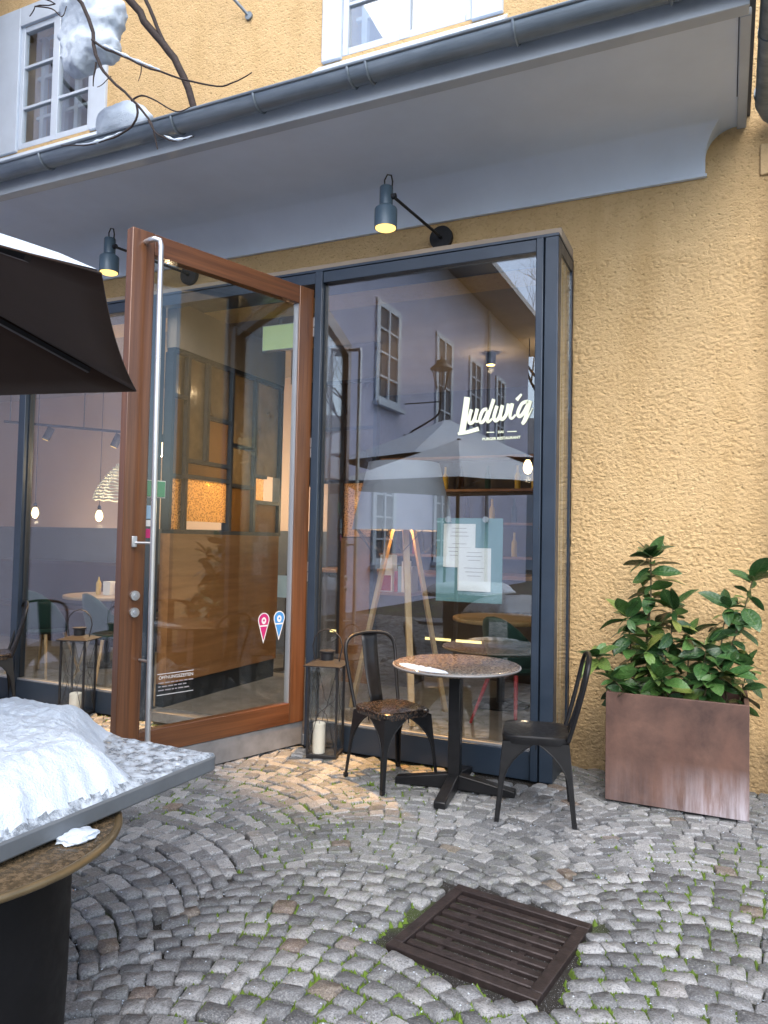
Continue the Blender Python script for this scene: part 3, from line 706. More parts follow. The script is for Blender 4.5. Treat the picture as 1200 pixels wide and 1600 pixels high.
for pts in ([(482, 556), (560, 552)], [(692, 542), (788, 536)]):
    mb = MB(); stroke(mb, pts, 9); mb.build('rule_line', 'letter', lt, 0)
a = math.atan2(0.07 - 0.0, 1) * 0.35
p1 = lp(628, 558); p2 = lp(632, 622)
text_mesh('text_line', 'DAS', 0.021, 'letter', lt, (p1[0], LY - .001, p1[1]), (R(90), -0.015, 0), bold=0.0008)
text_mesh('text_line', 'BURGER RESTAURANT', 0.0235, 'letter', lt, (p2[0], LY - .001, p2[1]), (R(90), -0.015, 0), bold=0.0008, sx=1.06)

# ---------------------------------------------------------------- open door (its own axes: x along the leaf, +y the outer face)
DA = math.atan2(-0.952, -0.305)
door = part_empty('door', bld, (-2.728, 4.614, 0), DA)
door['label'] = 'tall brown wooden glazed door standing open'
MB().box(0.0, 0.134, -.07, 0, .172, 3.285).build('stile', 'door_wood', door, bevel=.005)
MB().box(1.285, 1.43, -.07, 0, .172, 3.285).build('stile', 'door_wood', door, bevel=.005)
MB().box(.1345, 1.2845, -.068, -.002, 3.155, 3.284).build('rail', 'door_wood_rail', door, bevel=.004)
MB().box(.1345, 1.2845, -.068, -.002, .173, .315).build('rail', 'door_wood_rail', door, bevel=.004)
MB().box(.004, 1.425, -.06, -.008, .012, .17).build('kick_plate', 'kick', door, bevel=.003)
MB().box(.14, 1.28, -.038, -.030, .32, 3.15).build('glass_pane', 'door_glass', door, 0)
for x in (.135, 1.277):
    MB().box(x, x + .008, -.055, -.012, .316, 3.154).build('glazing_bead', 'alu' if x < .5 else 'door_wood', door)
h = MB(); h.tube([(1.345, 0.0, 3.215), (1.345, .05, 3.215), (1.335, .085, 3.215), (1.312, .098, 3.212), (1.302, .1, 3.18), (1.298, .1, 2.2), (1.285, .1, .24)], 0.0165, 14)
hd = h.build('pull_bar', 'steel', door, 50)
MB().tube([(1.36, .008, 1.426), (1.30, .1, 1.426)], 0.008, 10).build('standoff', 'steel', hd)
MB().tube([(1.30, .004, .74), (1.29, .1, .74)], 0.008, 10).build('standoff', 'steel', hd)
MB().box(1.345, 1.378, 0.0, .018, 1.40, 1.465).build('bracket', 'steel', hd, bevel=.004)
for z in (1.118, 1.02):
    k = MB().tube([(1.345, -.002, z), (1.345, .018, z)], 0.028, 24).build('lock_rosette', 'steel', door, 40)
    MB().tube([(1.345, .0181, z), (1.345, .024, z)], 0.012, 12).build('key_barrel', 'alu', k, 40)
for z in (3.01, 2.13, 1.235):
    k = MB(); k.tube([(-.006, .006, z - .07), (-.006, .006, z - .006)], .011, 12); k.tube([(-.006, .006, z + .002), (-.006, .006, z + .07)], .011, 12); k.build('hinge', 'steel', door, 40)
GF = -.0295
def teardrop(cx, zt, zb, w, s_=1.0):
    r_ = w / 2 * s_; cz = zt - w / 2; pts = []
    for k in range(21):
        t = R(-20 + 220 * k / 20); pts.append((cx + r_ * math.cos(t), cz + r_ * math.sin(t)))
    pts.append((cx, cz - (cz - zb) * s_)); return pts
for cx, zt, zb, m in ((.361, .958, .748, 'pin_red'), (.226, .964, .758, 'pin_blue')):
    k = part_empty('map_pin_sticker', door)
    MB().plate(teardrop(cx, zt, zb, .098), 'y', GF, GF + .0008).build('border', 'white_vinyl', k, 0)
    MB().plate(teardrop(cx, zt, zb, .098, .86), 'y', GF + .0009, GF + .0015).build('field', m, k, 0)
    c2 = zt - .05
    e = MB(); e.lathe([(0.018, 0), (0.018, .0006)], 16)
    e = MB().plate([(cx + .02 * math.cos(t), c2 - .004 + .024 * math.sin(t)) for t in [2 * math.pi * q / 16 for q in range(16)]], 'y', GF + .0016, GF + .002).build('emblem', 'white_vinyl', k, 0)
    MB().plate([(cx + .008 * math.cos(t), c2 - .002 + .008 * math.sin(t)) for t in [2 * math.pi * q / 10 for q in range(10)]], 'y', GF + .0021, GF + .0024).build('emblem_eye', m, k, 0)
    MB().box(cx - .036, cx + .036, GF + .0016, GF + .002, c2 - .044, c2 - .034).build('emblem_band', 'white_vinyl', k, 0)
for z in (.632, .506):
    MB().box(.905, 1.158, GF, GF + .0006, z - .0018, z + .0018).build('rule_line', 'white_vinyl', door, 0)
text_mesh('opening_hours', 'ÖFFNUNGSZEITEN', 0.0285, 'white_vinyl', door, (1.15, GF + .0006, .600), (R(90), 0, R(180)), 'LEFT', 0.0)
for i, (z, x0, n) in enumerate(((.578, .93, .01), (.556, .96, .01), (.534, .94, .01))):
    q = MB(); xx = 1.15
    rr = random.Random(i)
    while xx > x0:
        l = rr.uniform(.012, .04); q.box(xx - l, xx, GF, GF + .0005, z - .0035, z + .0035); xx -= l + .008
    q.build('text_row', 'ink', door, 0)
k = MB().box(1.14, 1.272, -.046, -.0385, 1.705, 1.80).build('notice_sticker', 'green_sticker', door, 0, bevel=.004)
MB().box(1.135, 1.277, -.0488, -.0465, 1.70, 1.805).build('sticker_border', 'white_vinyl', k, 0)
MB().box(1.225, 1.272, GF, GF + .001, 1.57, 1.65).build('notice_sticker', 'pale_blue', door, 0)
MB().box(1.225, 1.272, GF, GF + .001, 1.525, 1.562).build('notice_sticker', 'white_vinyl', door, 0)
MB().box(1.228, 1.27, GF, GF + .001, 1.455, 1.51).build('notice_sticker', 'pin_red', door, 0)

# ================================================================== INTERIOR
ZI = 0.08
def struct(name, mb_, mat): return tag(mb_.build(name, mat, None, 0), kind='structure')
struct('interior_floor', MB().box(-11.5, -.96, 4.755, 11, -.05, ZI), 'floor_in')
struct('interior_ceiling', MB().box(-11.5, -.96, 4.70, 11, 3.42, 3.5), 'ceil_in')
struct('interior_back_wall', MB().box(-4.3, -.6, 9.0, 9.1, ZI, 3.42), 'wall_dark')
struct('interior_corner_wall', MB().box(-4.42, -4.3, 7.7, 9.1, ZI, 3.42), 'wall_dark')
struct('interior_side_wall', MB().box(-.95, -.85, 5.45, 9.0, ZI, 3.42), 'wall_dark')
iw = struct('dining_wall', MB().box(-11.5, -4.3, 7.6, 7.7, 1.56, 3.42), 'wall_pink')
MB().box(-11.5, -4.3, 7.585, 7.7, ZI, 1.559).build('dado', 'wall_dado', iw, 0)
struct('interior_end_wall', MB().box(-11.6, -11.5, 4.7, 7.7, ZI, 3.42), 'wall_pink')
# bulkhead and partition at the left of the entrance
pt = thing('glazed_partition', 'wood panelled partition with black framed amber glass inside the entrance', 'partition')
XP = -4.12
MB().box(XP - .1, XP, 4.76, 6.38, .26, 1.49).build('wood_panel', 'panel_wood', pt)
MB().box(XP - .1, XP - .015, 4.76, 6.37, ZI, .259).build('plinth', 'part_frame', pt)
MB().box(XP - .1, XP, 4.76, 6.42, 3.03, 3.419).build('bulkhead', 'ceil_in', pt)
def pbar(y0, y1, z0, z1): MB().box(XP - .09, XP - .005, y0, y1, z0, z1).build('frame_bar', 'part_frame', pt)
def ppane(y0, y1, z0, z1, m): MB().box(XP - .055, XP - .045, y0, y1, z0, z1).build('pane', m, pt, 0)
pbar(4.76, 6.42, 1.4905, 1.525); pbar(4.76, 6.42, 2.99, 3.029)
for y in (4.74, 4.93, 5.55, 5.93, 6.38): pbar(y, y + .035, 1.526, 2.989)
pbar(5.2, 5.235, 2.13, 2.989)
for (y0, y1, z0, z1, m) in ((4.776, 4.929, 1.526, 1.95, 'amber'), (4.776, 4.929, 1.985, 2.62, 'amber2'), (4.776, 4.929, 2.655, 2.988, 'smoke'),
                            (4.966, 5.549, 1.60, 1.96, 'amber'), (4.966, 5.549, 1.995, 2.095, 'amber2'), (4.966, 5.199, 2.13, 2.988, 'smoke'), (5.236, 5.549, 2.13, 2.5, 'amber2'), (5.236, 5.549, 2.535, 2.988, 'smoke'),
                            (5.586, 5.929, 1.526, 1.93, 'amber2'), (5.586, 5.929, 1.965, 2.3, 'smoke'), (5.586, 5.929, 2.335, 2.988, 'smoke'),
                            (5.966, 6.379, 1.526, 1.8, 'amber2'), (5.966, 6.15, 1.835, 2.05, 'amber'), (5.966, 6.379, 2.085, 2.988, 'smoke')):
    ppane(y0, y1, z0, z1, m)
    if z1 < 2.95: pbar(y0, y1, z1 + .0005, z1 + .0345)
# back partition
bp = thing('glazed_screen', 'tall black framed screen with smoked panes across the back of the entrance', 'screen')
YB = 6.5
def bbar(x0, x1, z0, z1): MB().box(x0, x1, YB, YB + .07, z0, z1).build('frame_bar', 'part_frame', bp)
for x in (-4.08, -3.86, -3.5, -3.14): bbar(x, x + .04, (2.0 if x < -3.6 else ZI), 3.03)
for z in (3.031, 2.56, 2.03): bbar(-4.08, -3.1, z, z + .035)
for (x0, x1, z0, z1, m) in ((-4.04, -3.86, 2.07, 2.56, 'amber2'), (-3.82, -3.5, 2.07, 2.56, 'amber2'), (-3.46, -3.14, 2.07, 2.56, 'smoke'), (-4.04, -3.86, 2.6, 3.03, 'smoke'), (-3.82, -3.5, 2.6, 3.03, 'smoke'), (-3.46, -3.14, 2.6, 3.03, 'smoke'), (-3.46, -3.14, 1.5, 2.03, 'amber')):
    MB().box(x0, x1, YB + .03, YB + .04, z0, z1).build('pane', m, bp, 0)
MB().box(-3.46, -3.14, YB - .01, YB + .06, ZI, 1.49).build('wood_panel', 'panel_wood', bp)
MB().box(-4.1, -3.1, YB, YB + .08, 3.068, 3.419).build('bulkhead', 'ceil_in', bp)
es = thing('exit_sign', 'pale green lit exit sign box hanging under the entrance ceiling', 'exit sign', (-3.59, 5.5, 3.13))
MB().box(-.18, .18, -.02, .02, 0, .235).build('housing', 'alu', es, bevel=.004); MB().box(-.17, .17, -.0225, -.0205, .01, .225).build('lit_face', 'exit', es, 0)
MB().box(-.01, .01, -.01, .01, .2355, .29).build('stem', 'alu', es)
# papers on the back screen
tag(MB().box(-4.28, -4.15, 6.63, 6.634, .85, 1.08).build('notice_sheet', 'pale_blue', None, 0), 'pale blue notice sheet seen through the door glass', 'notice')
st_ = thing('notice_stand', 'slim black stand carrying the pale blue notice sheet', 'stand', (-4.2, 6.68, ZI))
MB().tube([(0, 0, 0), (0, 0, 1.02)], .012, 8).build('post', 'iron', st_); MB().lathe([(.13, 0), (.12, .015)], 20).build('foot_disc', 'iron', st_); MB().box(-.05, .05, -.046, -.0, .85, .9).build('clip', 'iron', st_)

# bar with led strip
br_ = thing('bar_counter', 'dark wooden bar counter with glowing yellow strip light', 'bar counter', (-2.7, 7.6, ZI))
MB().box(-1.5, 1.6, -.3, .3, 0, 1.02).build('front', 'wall_dark', br_); MB().box(-1.55, 1.65, -.38, .34, 1.021, 1.06).build('top', 'panel_wood', br_, bevel=.004)
for x0, x1 in ((-.48, -.22), (-.18, .12), (.18, .45), (-1.3, -.9)):
    MB().box(x0, x1, -.315, -.301, .36, .385).build('led_strip', 'led', br_, 0)
sh = thing('back_bar_shelf', 'tall dark shelf with bottles standing behind the bar', 'shelf', (-2.6, 8.75, ZI))
MB().box(-1.4, 1.4, -.02, .2, 0, 2.7).build('back_panel', 'wall_dark', sh)
for z in (1.2, 1.6, 2.0, 2.4): MB().box(-1.38, 1.38, -.26, -.021, z, z + .03).build('board', 'panel_wood', sh)
rb = random.Random(9)
bprof = [(.034, 0), (.036, .01), (.036, .16), (.015, .21), (.014, .27), (.016, .285)]
bm_ = [MB().lathe(bprof, 10).mesh('bottle', m, 40) for m in ('mustard', 'green_shell', 'dark_red', 'amber2')]
for me_, c_ in zip(bm_, ('mustard', 'green_shell', 'dark_red', 'amber2')): me_['tint'] = c_
for z in (1.23, 1.63, 2.03):
    for i in range(9):
        o = link('bottle', rb.choice(bm_)); o.location = (-2.6 - 1.2 + i * .3 + rb.uniform(-.06, .06), 8.62, ZI + z)
        tag(o, {'mustard': 'yellow', 'green_shell': 'dark green', 'dark_red': 'dark red', 'amber2': 'amber'}[o.data['tint']] + ' bottle on the ' + {1.23: 'lower', 1.63: 'middle', 2.03: 'upper'}[z] + ' shelf board behind the bar', 'bottle', 'bottles behind the bar')

# tripod lamp behind the right pane
tl = thing('tripod_lamp', 'floor lamp with big grey shade on a pale wooden tripod', 'floor lamp', (-2.38, 5.52, ZI))
for (fx, fy) in ((-.44, .02), (.30, .26), (.25, -.33)):
    d = Vector((fx, fy, 0)); MB().bar((fx, fy, 0), tuple(d * 0.16 + Vector((0, 0, 1.62))), .05, .034).build('leg', 'pale_wood', tl, bevel=.004)
MB().lathe([(.10, 0), (.10, .03)], 20, (0, 0, 1.6)).build('hub', 'part_frame', tl)
MB().lathe([(.415, 1.475), (.40, 1.55), (.29, 2.02), (.285, 2.02), (.395, 1.55), (.41, 1.475)], 40, cap=False).build('lamp_shade', 'shade_cloth', tl, 40)
w_ = MB()
for k in range(8):
    t = 2 * math.pi * k / 8; w_.tube([(.40 * math.cos(t), .40 * math.sin(t), 1.476), (.25 * math.cos(t + .4), .25 * math.sin(t + .4), 1.30), (.40 * math.cos(t + .8), .40 * math.sin(t + .8), 1.476)], .004, 5)
w_.build('wire_frame', 'iron', tl)
MB().lathe([(.004, 1.66), (.035, 1.69), (.045, 1.73), (.02, 1.79)], 16).build('bulb', 'bulb_soft', tl, 60)
point(tl, (0, 0, 1.60), 22, (1, .55, .22))
# menu board hung on the pane
mb_ = thing('menu_board', 'teal glass board with two white menu pages hung inside the window', 'menu board', (-1.555, 4.70, 0))
MB().box(-.23, .23, .03, .036, 1.07, 1.63).build('board', 'teal_board', mb_, 0)
for i, (x0, x1, z0, z1) in enumerate(((-.18, .045, 1.30, 1.592), (-.075, .155, 1.145, 1.432))):
    pg = MB().box(x0, x1, .026 - i * .004, .0275 - i * .004, z0, z1).build('menu_page', 'paper', mb_, 0)
    ln = MB(); rr = random.Random(i + 3)
    for k in range(9):
        zz = z1 - .03 - k * .026; l = rr.uniform(.04, .08); cx = (x0 + x1) / 2
        if rr.random() < .75: ln.box(cx - l, cx + l, .0252 - i * .004, .0258 - i * .004, zz - .0018, zz + .0018)
    ln.build('print_lines', 'ink', pg, 0)
for x in (-.13, .13):
    k = MB(); k.tube([(x, -.038, 1.62), (x, -.02, 1.62)], .02, 14); k.tube([(x, -.02, 1.62), (x, .032, 1.605)], .005, 8); k.build('suction_hook', 'alu', mb_, 40)
# books, boxes on a sideboard seen through the tripod
sb = thing('sideboard', 'narrow dark sideboard standing behind the tripod lamp', 'sideboard', (-2.9, 6.75, ZI))
MB().box(-.17, .17, -.2, .2, 0, .86).build('body', 'wall_dark', sb); MB().box(-.19, .19, -.22, .22, .861, .89).build('top', 'panel_wood', sb)
tag(MB().box(-3.08, -2.95, 6.6, 6.72, ZI + .89, ZI + 1.25).build('menu_box', 'paper', None, 0, bevel=.004), 'white box with a red panel standing on the sideboard', 'box')
bx = bpy.data.objects['menu_box']; MB().box(-3.07, -2.96, 6.596, 6.5995, ZI + .9, ZI + 1.05).build('red_panel', 'dark_red', bx, 0)
for i in range(5):
    hh = .2 + .05 * (i % 3)
    o = MB().box(-.018, .018, -.08, .08, 0, hh).build('book', ('dark_red', 'pale_blue', 'paper', 'green_sticker', 'ink', 'mustard')[i], None, 0, bevel=.002)
    o.location = (-2.925 + i * .038, 6.72, ZI + .891); tag(o, ('red', 'pale blue', 'white', 'green', 'grey', 'yellow')[i] + ' upright book in the row on the sideboard', 'book', 'books on the sideboard')

def dining_table(loc, r_, label):
    t = thing('round_table', label, 'table', loc)
    MB().lathe([(r_ - .004, .715), (r_, .72), (r_, .742), (r_ - .004, .747)], 40).build('table_top', 'table_wood', t, 40)
    MB().tube([(0, 0, .02), (0, 0, .714)], .035, 14).build('post', 'iron', t, 40); MB().lathe([(.24, 0), (.24, .012), (.05, .03)], 24).build('foot_disc', 'iron', t, 40); return t
dining_table((-6.0, 6.0, ZI), .46, 'round oak table with condiments seen through the left window')
dining_table((-1.75, 6.25, ZI), .42, 'round oak table inside behind the menu board')
def shell_chair(loc, rz, label, legs='pale_wood'):
    t = thing('shell_chair', label, 'chair', loc, rz, 'upholstered shell chairs inside')
    v = []; f = []
    NU, NV = 14, 8
    for j in range(NV + 1):
        for i in range(NU + 1):
            a = R(-20) + R(220) * i / NU; q = j / NV
            rr = .20 + .06 * math.sin(q * math.pi / 2)
            hb = .02 + .36 * max(0, math.sin(a)) ** .7 if True else 0
            v.append((rr * math.cos(a), rr * math.sin(a), .46 + hb * q))
    for j in range(NV):
        for i in range(NU): f.append((j * (NU + 1) + i, j * (NU + 1) + i + 1, (j + 1) * (NU + 1) + i + 1, (j + 1) * (NU + 1) + i))
    o = MB().add(v, f).build('back_shell', 'green_shell', t, 60); sm = o.modifiers.new('thick', 'SOLIDIFY'); sm.thickness = .025
    MB().lathe([(.02, .40), (.2, .415), (.225, .44), (.22, .465), (.1, .47), (.01, .465)], 28).build('seat', 'green_shell', t, 50)
    for sx in (-1, 1):
        for sy in (-1, 1): MB().tube([(sx * .24, sy * .24, 0), (sx * .13, sy * .13, .42)], [.011, .017], 10).build('leg', legs, t, 40)
    return t
shell_chair((-6.12, 5.28, ZI), R(190), 'dark green shell chair on pale legs nearest the left window mullion')
shell_chair((-5.32, 5.35, ZI), R(160), 'dark green shell chair on pale legs partly behind the black lantern')
shell_chair((-1.45, 5.6, ZI), R(150), 'dark shell chair inside behind the bistro table', 'dark_red')
bn = thing('wall_bench', 'dark brown upholstered bench along the slate dado wall', 'bench', (-7.9, 7.25, ZI))
MB().box(-1.6, 2.2, -.3, .28, 0, .42).build('seat_box', 'bench', bn, bevel=.03); MB().box(-1.6, 2.2, .12, .3, .421, 1.02).build('backrest', 'bench', bn, bevel=.04)
for nm, lab, c, prof, m in (('mustard_bottle', 'yellow mustard bottle on the round oak table', (-6.1, 5.95), [(.025, 0), (.028, .02), (.028, .12), (.008, .16), (.005, .19)], 'mustard'),
                            ('sauce_bottle', 'dark red sauce bottle on the round oak table', (-5.86, 6.06), [(.025, 0), (.028, .02), (.028, .13), (.012, .17), (.012, .2)], 'dark_red')):
    tag(MB().lathe(prof, 14, (c[0], c[1], ZI + .747)).build(nm, m, None, 40), lab, 'bottle')
tag(MB().box(-6.03, -5.93, 5.94, 6.04, ZI + .747, ZI + .89).build('napkin_holder', 'paper', None, bevel=.004), 'white napkin holder between bottles on the round oak table', 'napkin holder')

def pendant(loc, label, e):
    t = thing('pendant_bulb', label, 'pendant lamp', loc, 0, 'bare bulb pendants inside')
    MB().lathe([(.004, -.075), (.03, -.06), (.045, -.02), (.035, .03), (.018, .06)], 18).build('bulb', 'bulb_soft', t, 60)
    MB().lathe([(.02, .061), (.022, .1), (.01, .12)], 14).build('socket', 'iron', t, 40); MB().tube([(0, 0, .121), (0, 0, 3.419 - loc[2])], .004, 6).build('cord', 'iron', t)
    point(t, (0, 0, -.13), e)
pendant((-7.88, 6.6, 1.735), 'glowing bare bulb pendant near the left mullion', 5)
pendant((-6.80, 6.6, 1.70), 'glowing bare bulb pendant over the bench', 5)
pendant((-5.2, 6.6, 2.1), 'glowing bare bulb pendant behind the amber partition', 20)
pendant((-4.9, 5.5, 2.3), 'glowing bare bulb pendant close behind the hammered amber glass', 16)
pendant((-3.75, 7.4, 1.9), 'glowing bare bulb pendant beyond the entrance screen', 9)
pendant((-1.7, 6.9, 2.2), 'glowing bare bulb pendant above the bar end', 2.5)
ct = thing('basket_pendant', 'pale woven basket pendant lamp inside beside the door', 'pendant lamp', (-6.1, 6.3, 1.86))
w_ = MB()
for k in range(13):
    z = k * .035; rr = .30 * (1 - (k / 13) ** 1.6) + .04
    w_.tube([(rr * math.cos(2 * math.pi * q / 28), rr * math.sin(2 * math.pi * q / 28), z + .01 * math.sin(q * 3 + k)) for q in range(28)], .008, 6, True)
w_.build('woven_shade', 'rattan', ct, 50)
for q in range(8):
    MB().tube([((.30 * (1 - (k / 12) ** 1.6) + .045) * math.cos(q * math.pi / 4), (.30 * (1 - (k / 12) ** 1.6) + .045) * math.sin(q * math.pi / 4), k * .035) for k in range(13)], .005, 5).build('rib', 'rattan', ct)
MB().tube([(0, 0, .2), (0, 0, 1.559)], .005, 6).build('cord', 'iron', ct); MB().lathe([(.005, .05), (.04, .1), (.03, .18), (.012, .2)], 14).build('bulb', 'bulb_soft', ct, 60); point(ct, (0, 0, .02), 4)
tk = thing('track_light', 'black ceiling track with two spotlights in the dining room', 'track light', (-6.9, 6.6, 2.72))
MB().bar((-1.6, 0, .19), (1.2, 0, -.12), .03, .03).build('track', 'iron', tk)
for x in (-1.5, -.2, 1.1): MB().tube([(x, 0, .03 - x * .11), (x, 0, .699)], .006, 6).build('hanger', 'iron', tk)
for x, z in ((.38, -.06), (-.75, .07)):
    k = MB().tube([(x, 0, z), (x - .06, -.03, z - .15)], .045, 14).build('spot_head', 'iron', tk, 40); MB().tube([(x - .0605, -.0302, z - .151), (x - .062, -.031, z - .155)], .038, 14).build('lens', 'bulb', k, 40)
for i, (x, y) in enumerate(((-2.2, 7.3), (-1.5, 7.1))):
    t = thing('ceiling_spot', ('lit ceiling spotlight above the middle of the bar', 'lit ceiling spotlight beside the bulb pendant at the bar end')[i], 'spotlight', (x, y, 3.3), 0, 'ceiling spots above the bar')
    MB().lathe([(.05, 0), (.055, .119)], 18).build('housing', 'iron', t, 40); MB().lathe([(.001, -.004), (.045, -.004), (.045, -.001)], 18).build('lens', 'bulb', t, 40); point(t, (0, 0, -.06), 2)

# ================================================================== WALL LAMPS
def wall_lamp(disc, head, label):
    t = thing('wall_lamp', label, 'wall lamp', disc, 0, 'wall lamps over the shopfront')
    d = Vector(disc); hd_ = Vector(head) - d
    MB().tube([(0, 0, 0), (0, -.035, 0)], .088, 32).build('wall_disc', 'iron', t, 40)
    j = hd_ + Vector((.052, 0, .075))
    a_ = MB(); a_.tube([(0, -.035, 0), (0, -.075, .0)], .014, 10); a_.tube([(0, -.07, 0), tuple(j)], .0105, 10); a_.build('arm', 'iron', t, 40)
    MB().tube([(j.x + .02, j.y, j.z), (j.x - .02, j.y, j.z)], .02, 12).build('joint', 'iron', t, 40)
    h_ = MB().lathe([(.001, .155), (.043, .15), (.046, .145), (.046, .02), (.074, .0), (.078, -.008), (.078, -.135), (.073, -.135), (.073, -.01), (.001, -.005)], 32, tuple(hd_), cap=False).build('shade', 'lamp_blue', t, 40)
    MB().lathe([(.001, -.10), (.05, -.10), (.066, -.11), (.07, -.139), (.055, -.147), (.001, -.149)], 24, tuple(hd_), cap=False).build('bulb', 'bulb', t, 40)
    c = hd_ + Vector((0, 0, .15))
    MB().tube([c + Vector((-.012, 0, 0)), c + Vector((-.015, 0, .05)), c + Vector((.005, 0, .085)), c + Vector((.035, 0, .075)), c + Vector((.045, 0, .03)), c + Vector((.04, 0, -.04))], .0055, 8).build('cable_loop', 'iron', t, 50)
    l = bpy.data.lights.new('lamp_light', 'SPOT'); l.energy = 620; l.color = (1, .52, .16); l.spot_size = R(36); l.spot_blend = .9; l.shadow_soft_size = .03
    o = bpy.data.objects.new('lamp_light', l); COL.objects.link(o); o.parent = t; o.location = hd_ + Vector((0, 0, -.17)); 
    return t
wall_lamp((-1.925, 5.1, 3.725), (-2.112, 4.5, 3.735), 'blue-grey swing arm wall lamp above the lettered window')
wall_lamp((-4.275, 5.1, 3.76), (-4.625, 4.5, 3.765), 'blue-grey swing arm wall lamp seen beside the open door top')
rod = thing('stay_rod', 'thin grey metal rod fixed to the upper wall with a small plate', 'rod', (-3.727, 5.1, 5.944))
MB().tube([(0, 0, 0), (-.35, -.5, .42), (-.75, -1.0, .85)], .013, 8).build('bar', 'zinc', rod); MB().tube([(0, 0, 0), (0, -.02, 0)], .035, 14).build('wall_plate', 'zinc', rod, 40)

# ================================================================== BISTRO SET
bt = thing('bistro_table', 'small round bistro table with wet speckled top and a strip of snow', 'table', (-1.455, 4.225, 0), R(6))
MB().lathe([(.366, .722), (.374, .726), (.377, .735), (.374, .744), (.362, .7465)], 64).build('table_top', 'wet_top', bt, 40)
MB().tube([(.3765 * math.cos(t), .3765 * math.sin(t), .735) for t in [2 * math.pi * k / 64 for k in range(64)]], .006, 8, True).build('rim', 'kick', bt, 50)
MB().box(-.036, .036, -.036, .036, .06, .7215).build('post', 'black', bt, bevel=.006)
for k in range(4):
    a = k * math.pi / 2; c, s_ = math.cos(a), math.sin(a)
    prof = [(.02, .012), (.36, 0.006), (.36, .045), (.30, .055), (.036, .10), (.02, .10)]
    m = MB(); vs_ = []
    for w, in ((-.034,), (.034,)):
        vs_ += [(r_ * c - w * s_ * (1 if r_ > .1 else .9), r_ * s_ + w * c * (1 if r_ > .1 else .9), z) for r_, z in prof]
    n = len(prof); m.add(vs_, [tuple(range(n - 1, -1, -1)), tuple(range(n, 2 * n))] + [(i, (i + 1) % n, n + (i + 1) % n, n + i) for i in range(n)])
    ft = m.build('foot', 'black', bt, bevel=.006); MB().lathe([(.016, -.002), (.016, .008)], 12, (.33 * c, .33 * s_, 0)).build('glide', 'drum', ft)
# snow strip on the table edge
s_ = MB(); rr = random.Random(2)
va, fa = [], []
NA, NB = 30, 5
for i in range(NA + 1):
    t = R(222) + R(66) * i / NA - R(6)
    for j in range(NB + 1):
        q = j / NB; taper = math.sin(math.pi * min(1, max(0, i / NA))) ** .4
        r_ = .352 - q * .055 * taper * (1 + .35 * noise.noise(Vector((i * .35, j, 1)))) 
        hgt = .019 * math.sin(math.pi * q) ** .6 * taper * (1 + .5 * noise.noise(Vector((i * .5, j * .9, 4))))
        va.append((r_ * math.cos(t), r_ * math.sin(t), .7462 + max(0, hgt)))
for i in range(NA):
    for j in range(NB): fa.append((i * (NB + 1) + j, i * (NB + 1) + j + 1, (i + 1) * (NB + 1) + j + 1, (i + 1) * (NB + 1) + j))
so = MB().add(va, fa).build('snow_strip', 'snow', None, 60); so.location = (-1.455, 4.225, 0); tag(so, 'narrow strip of snow on the bistro table edge', 'snow')

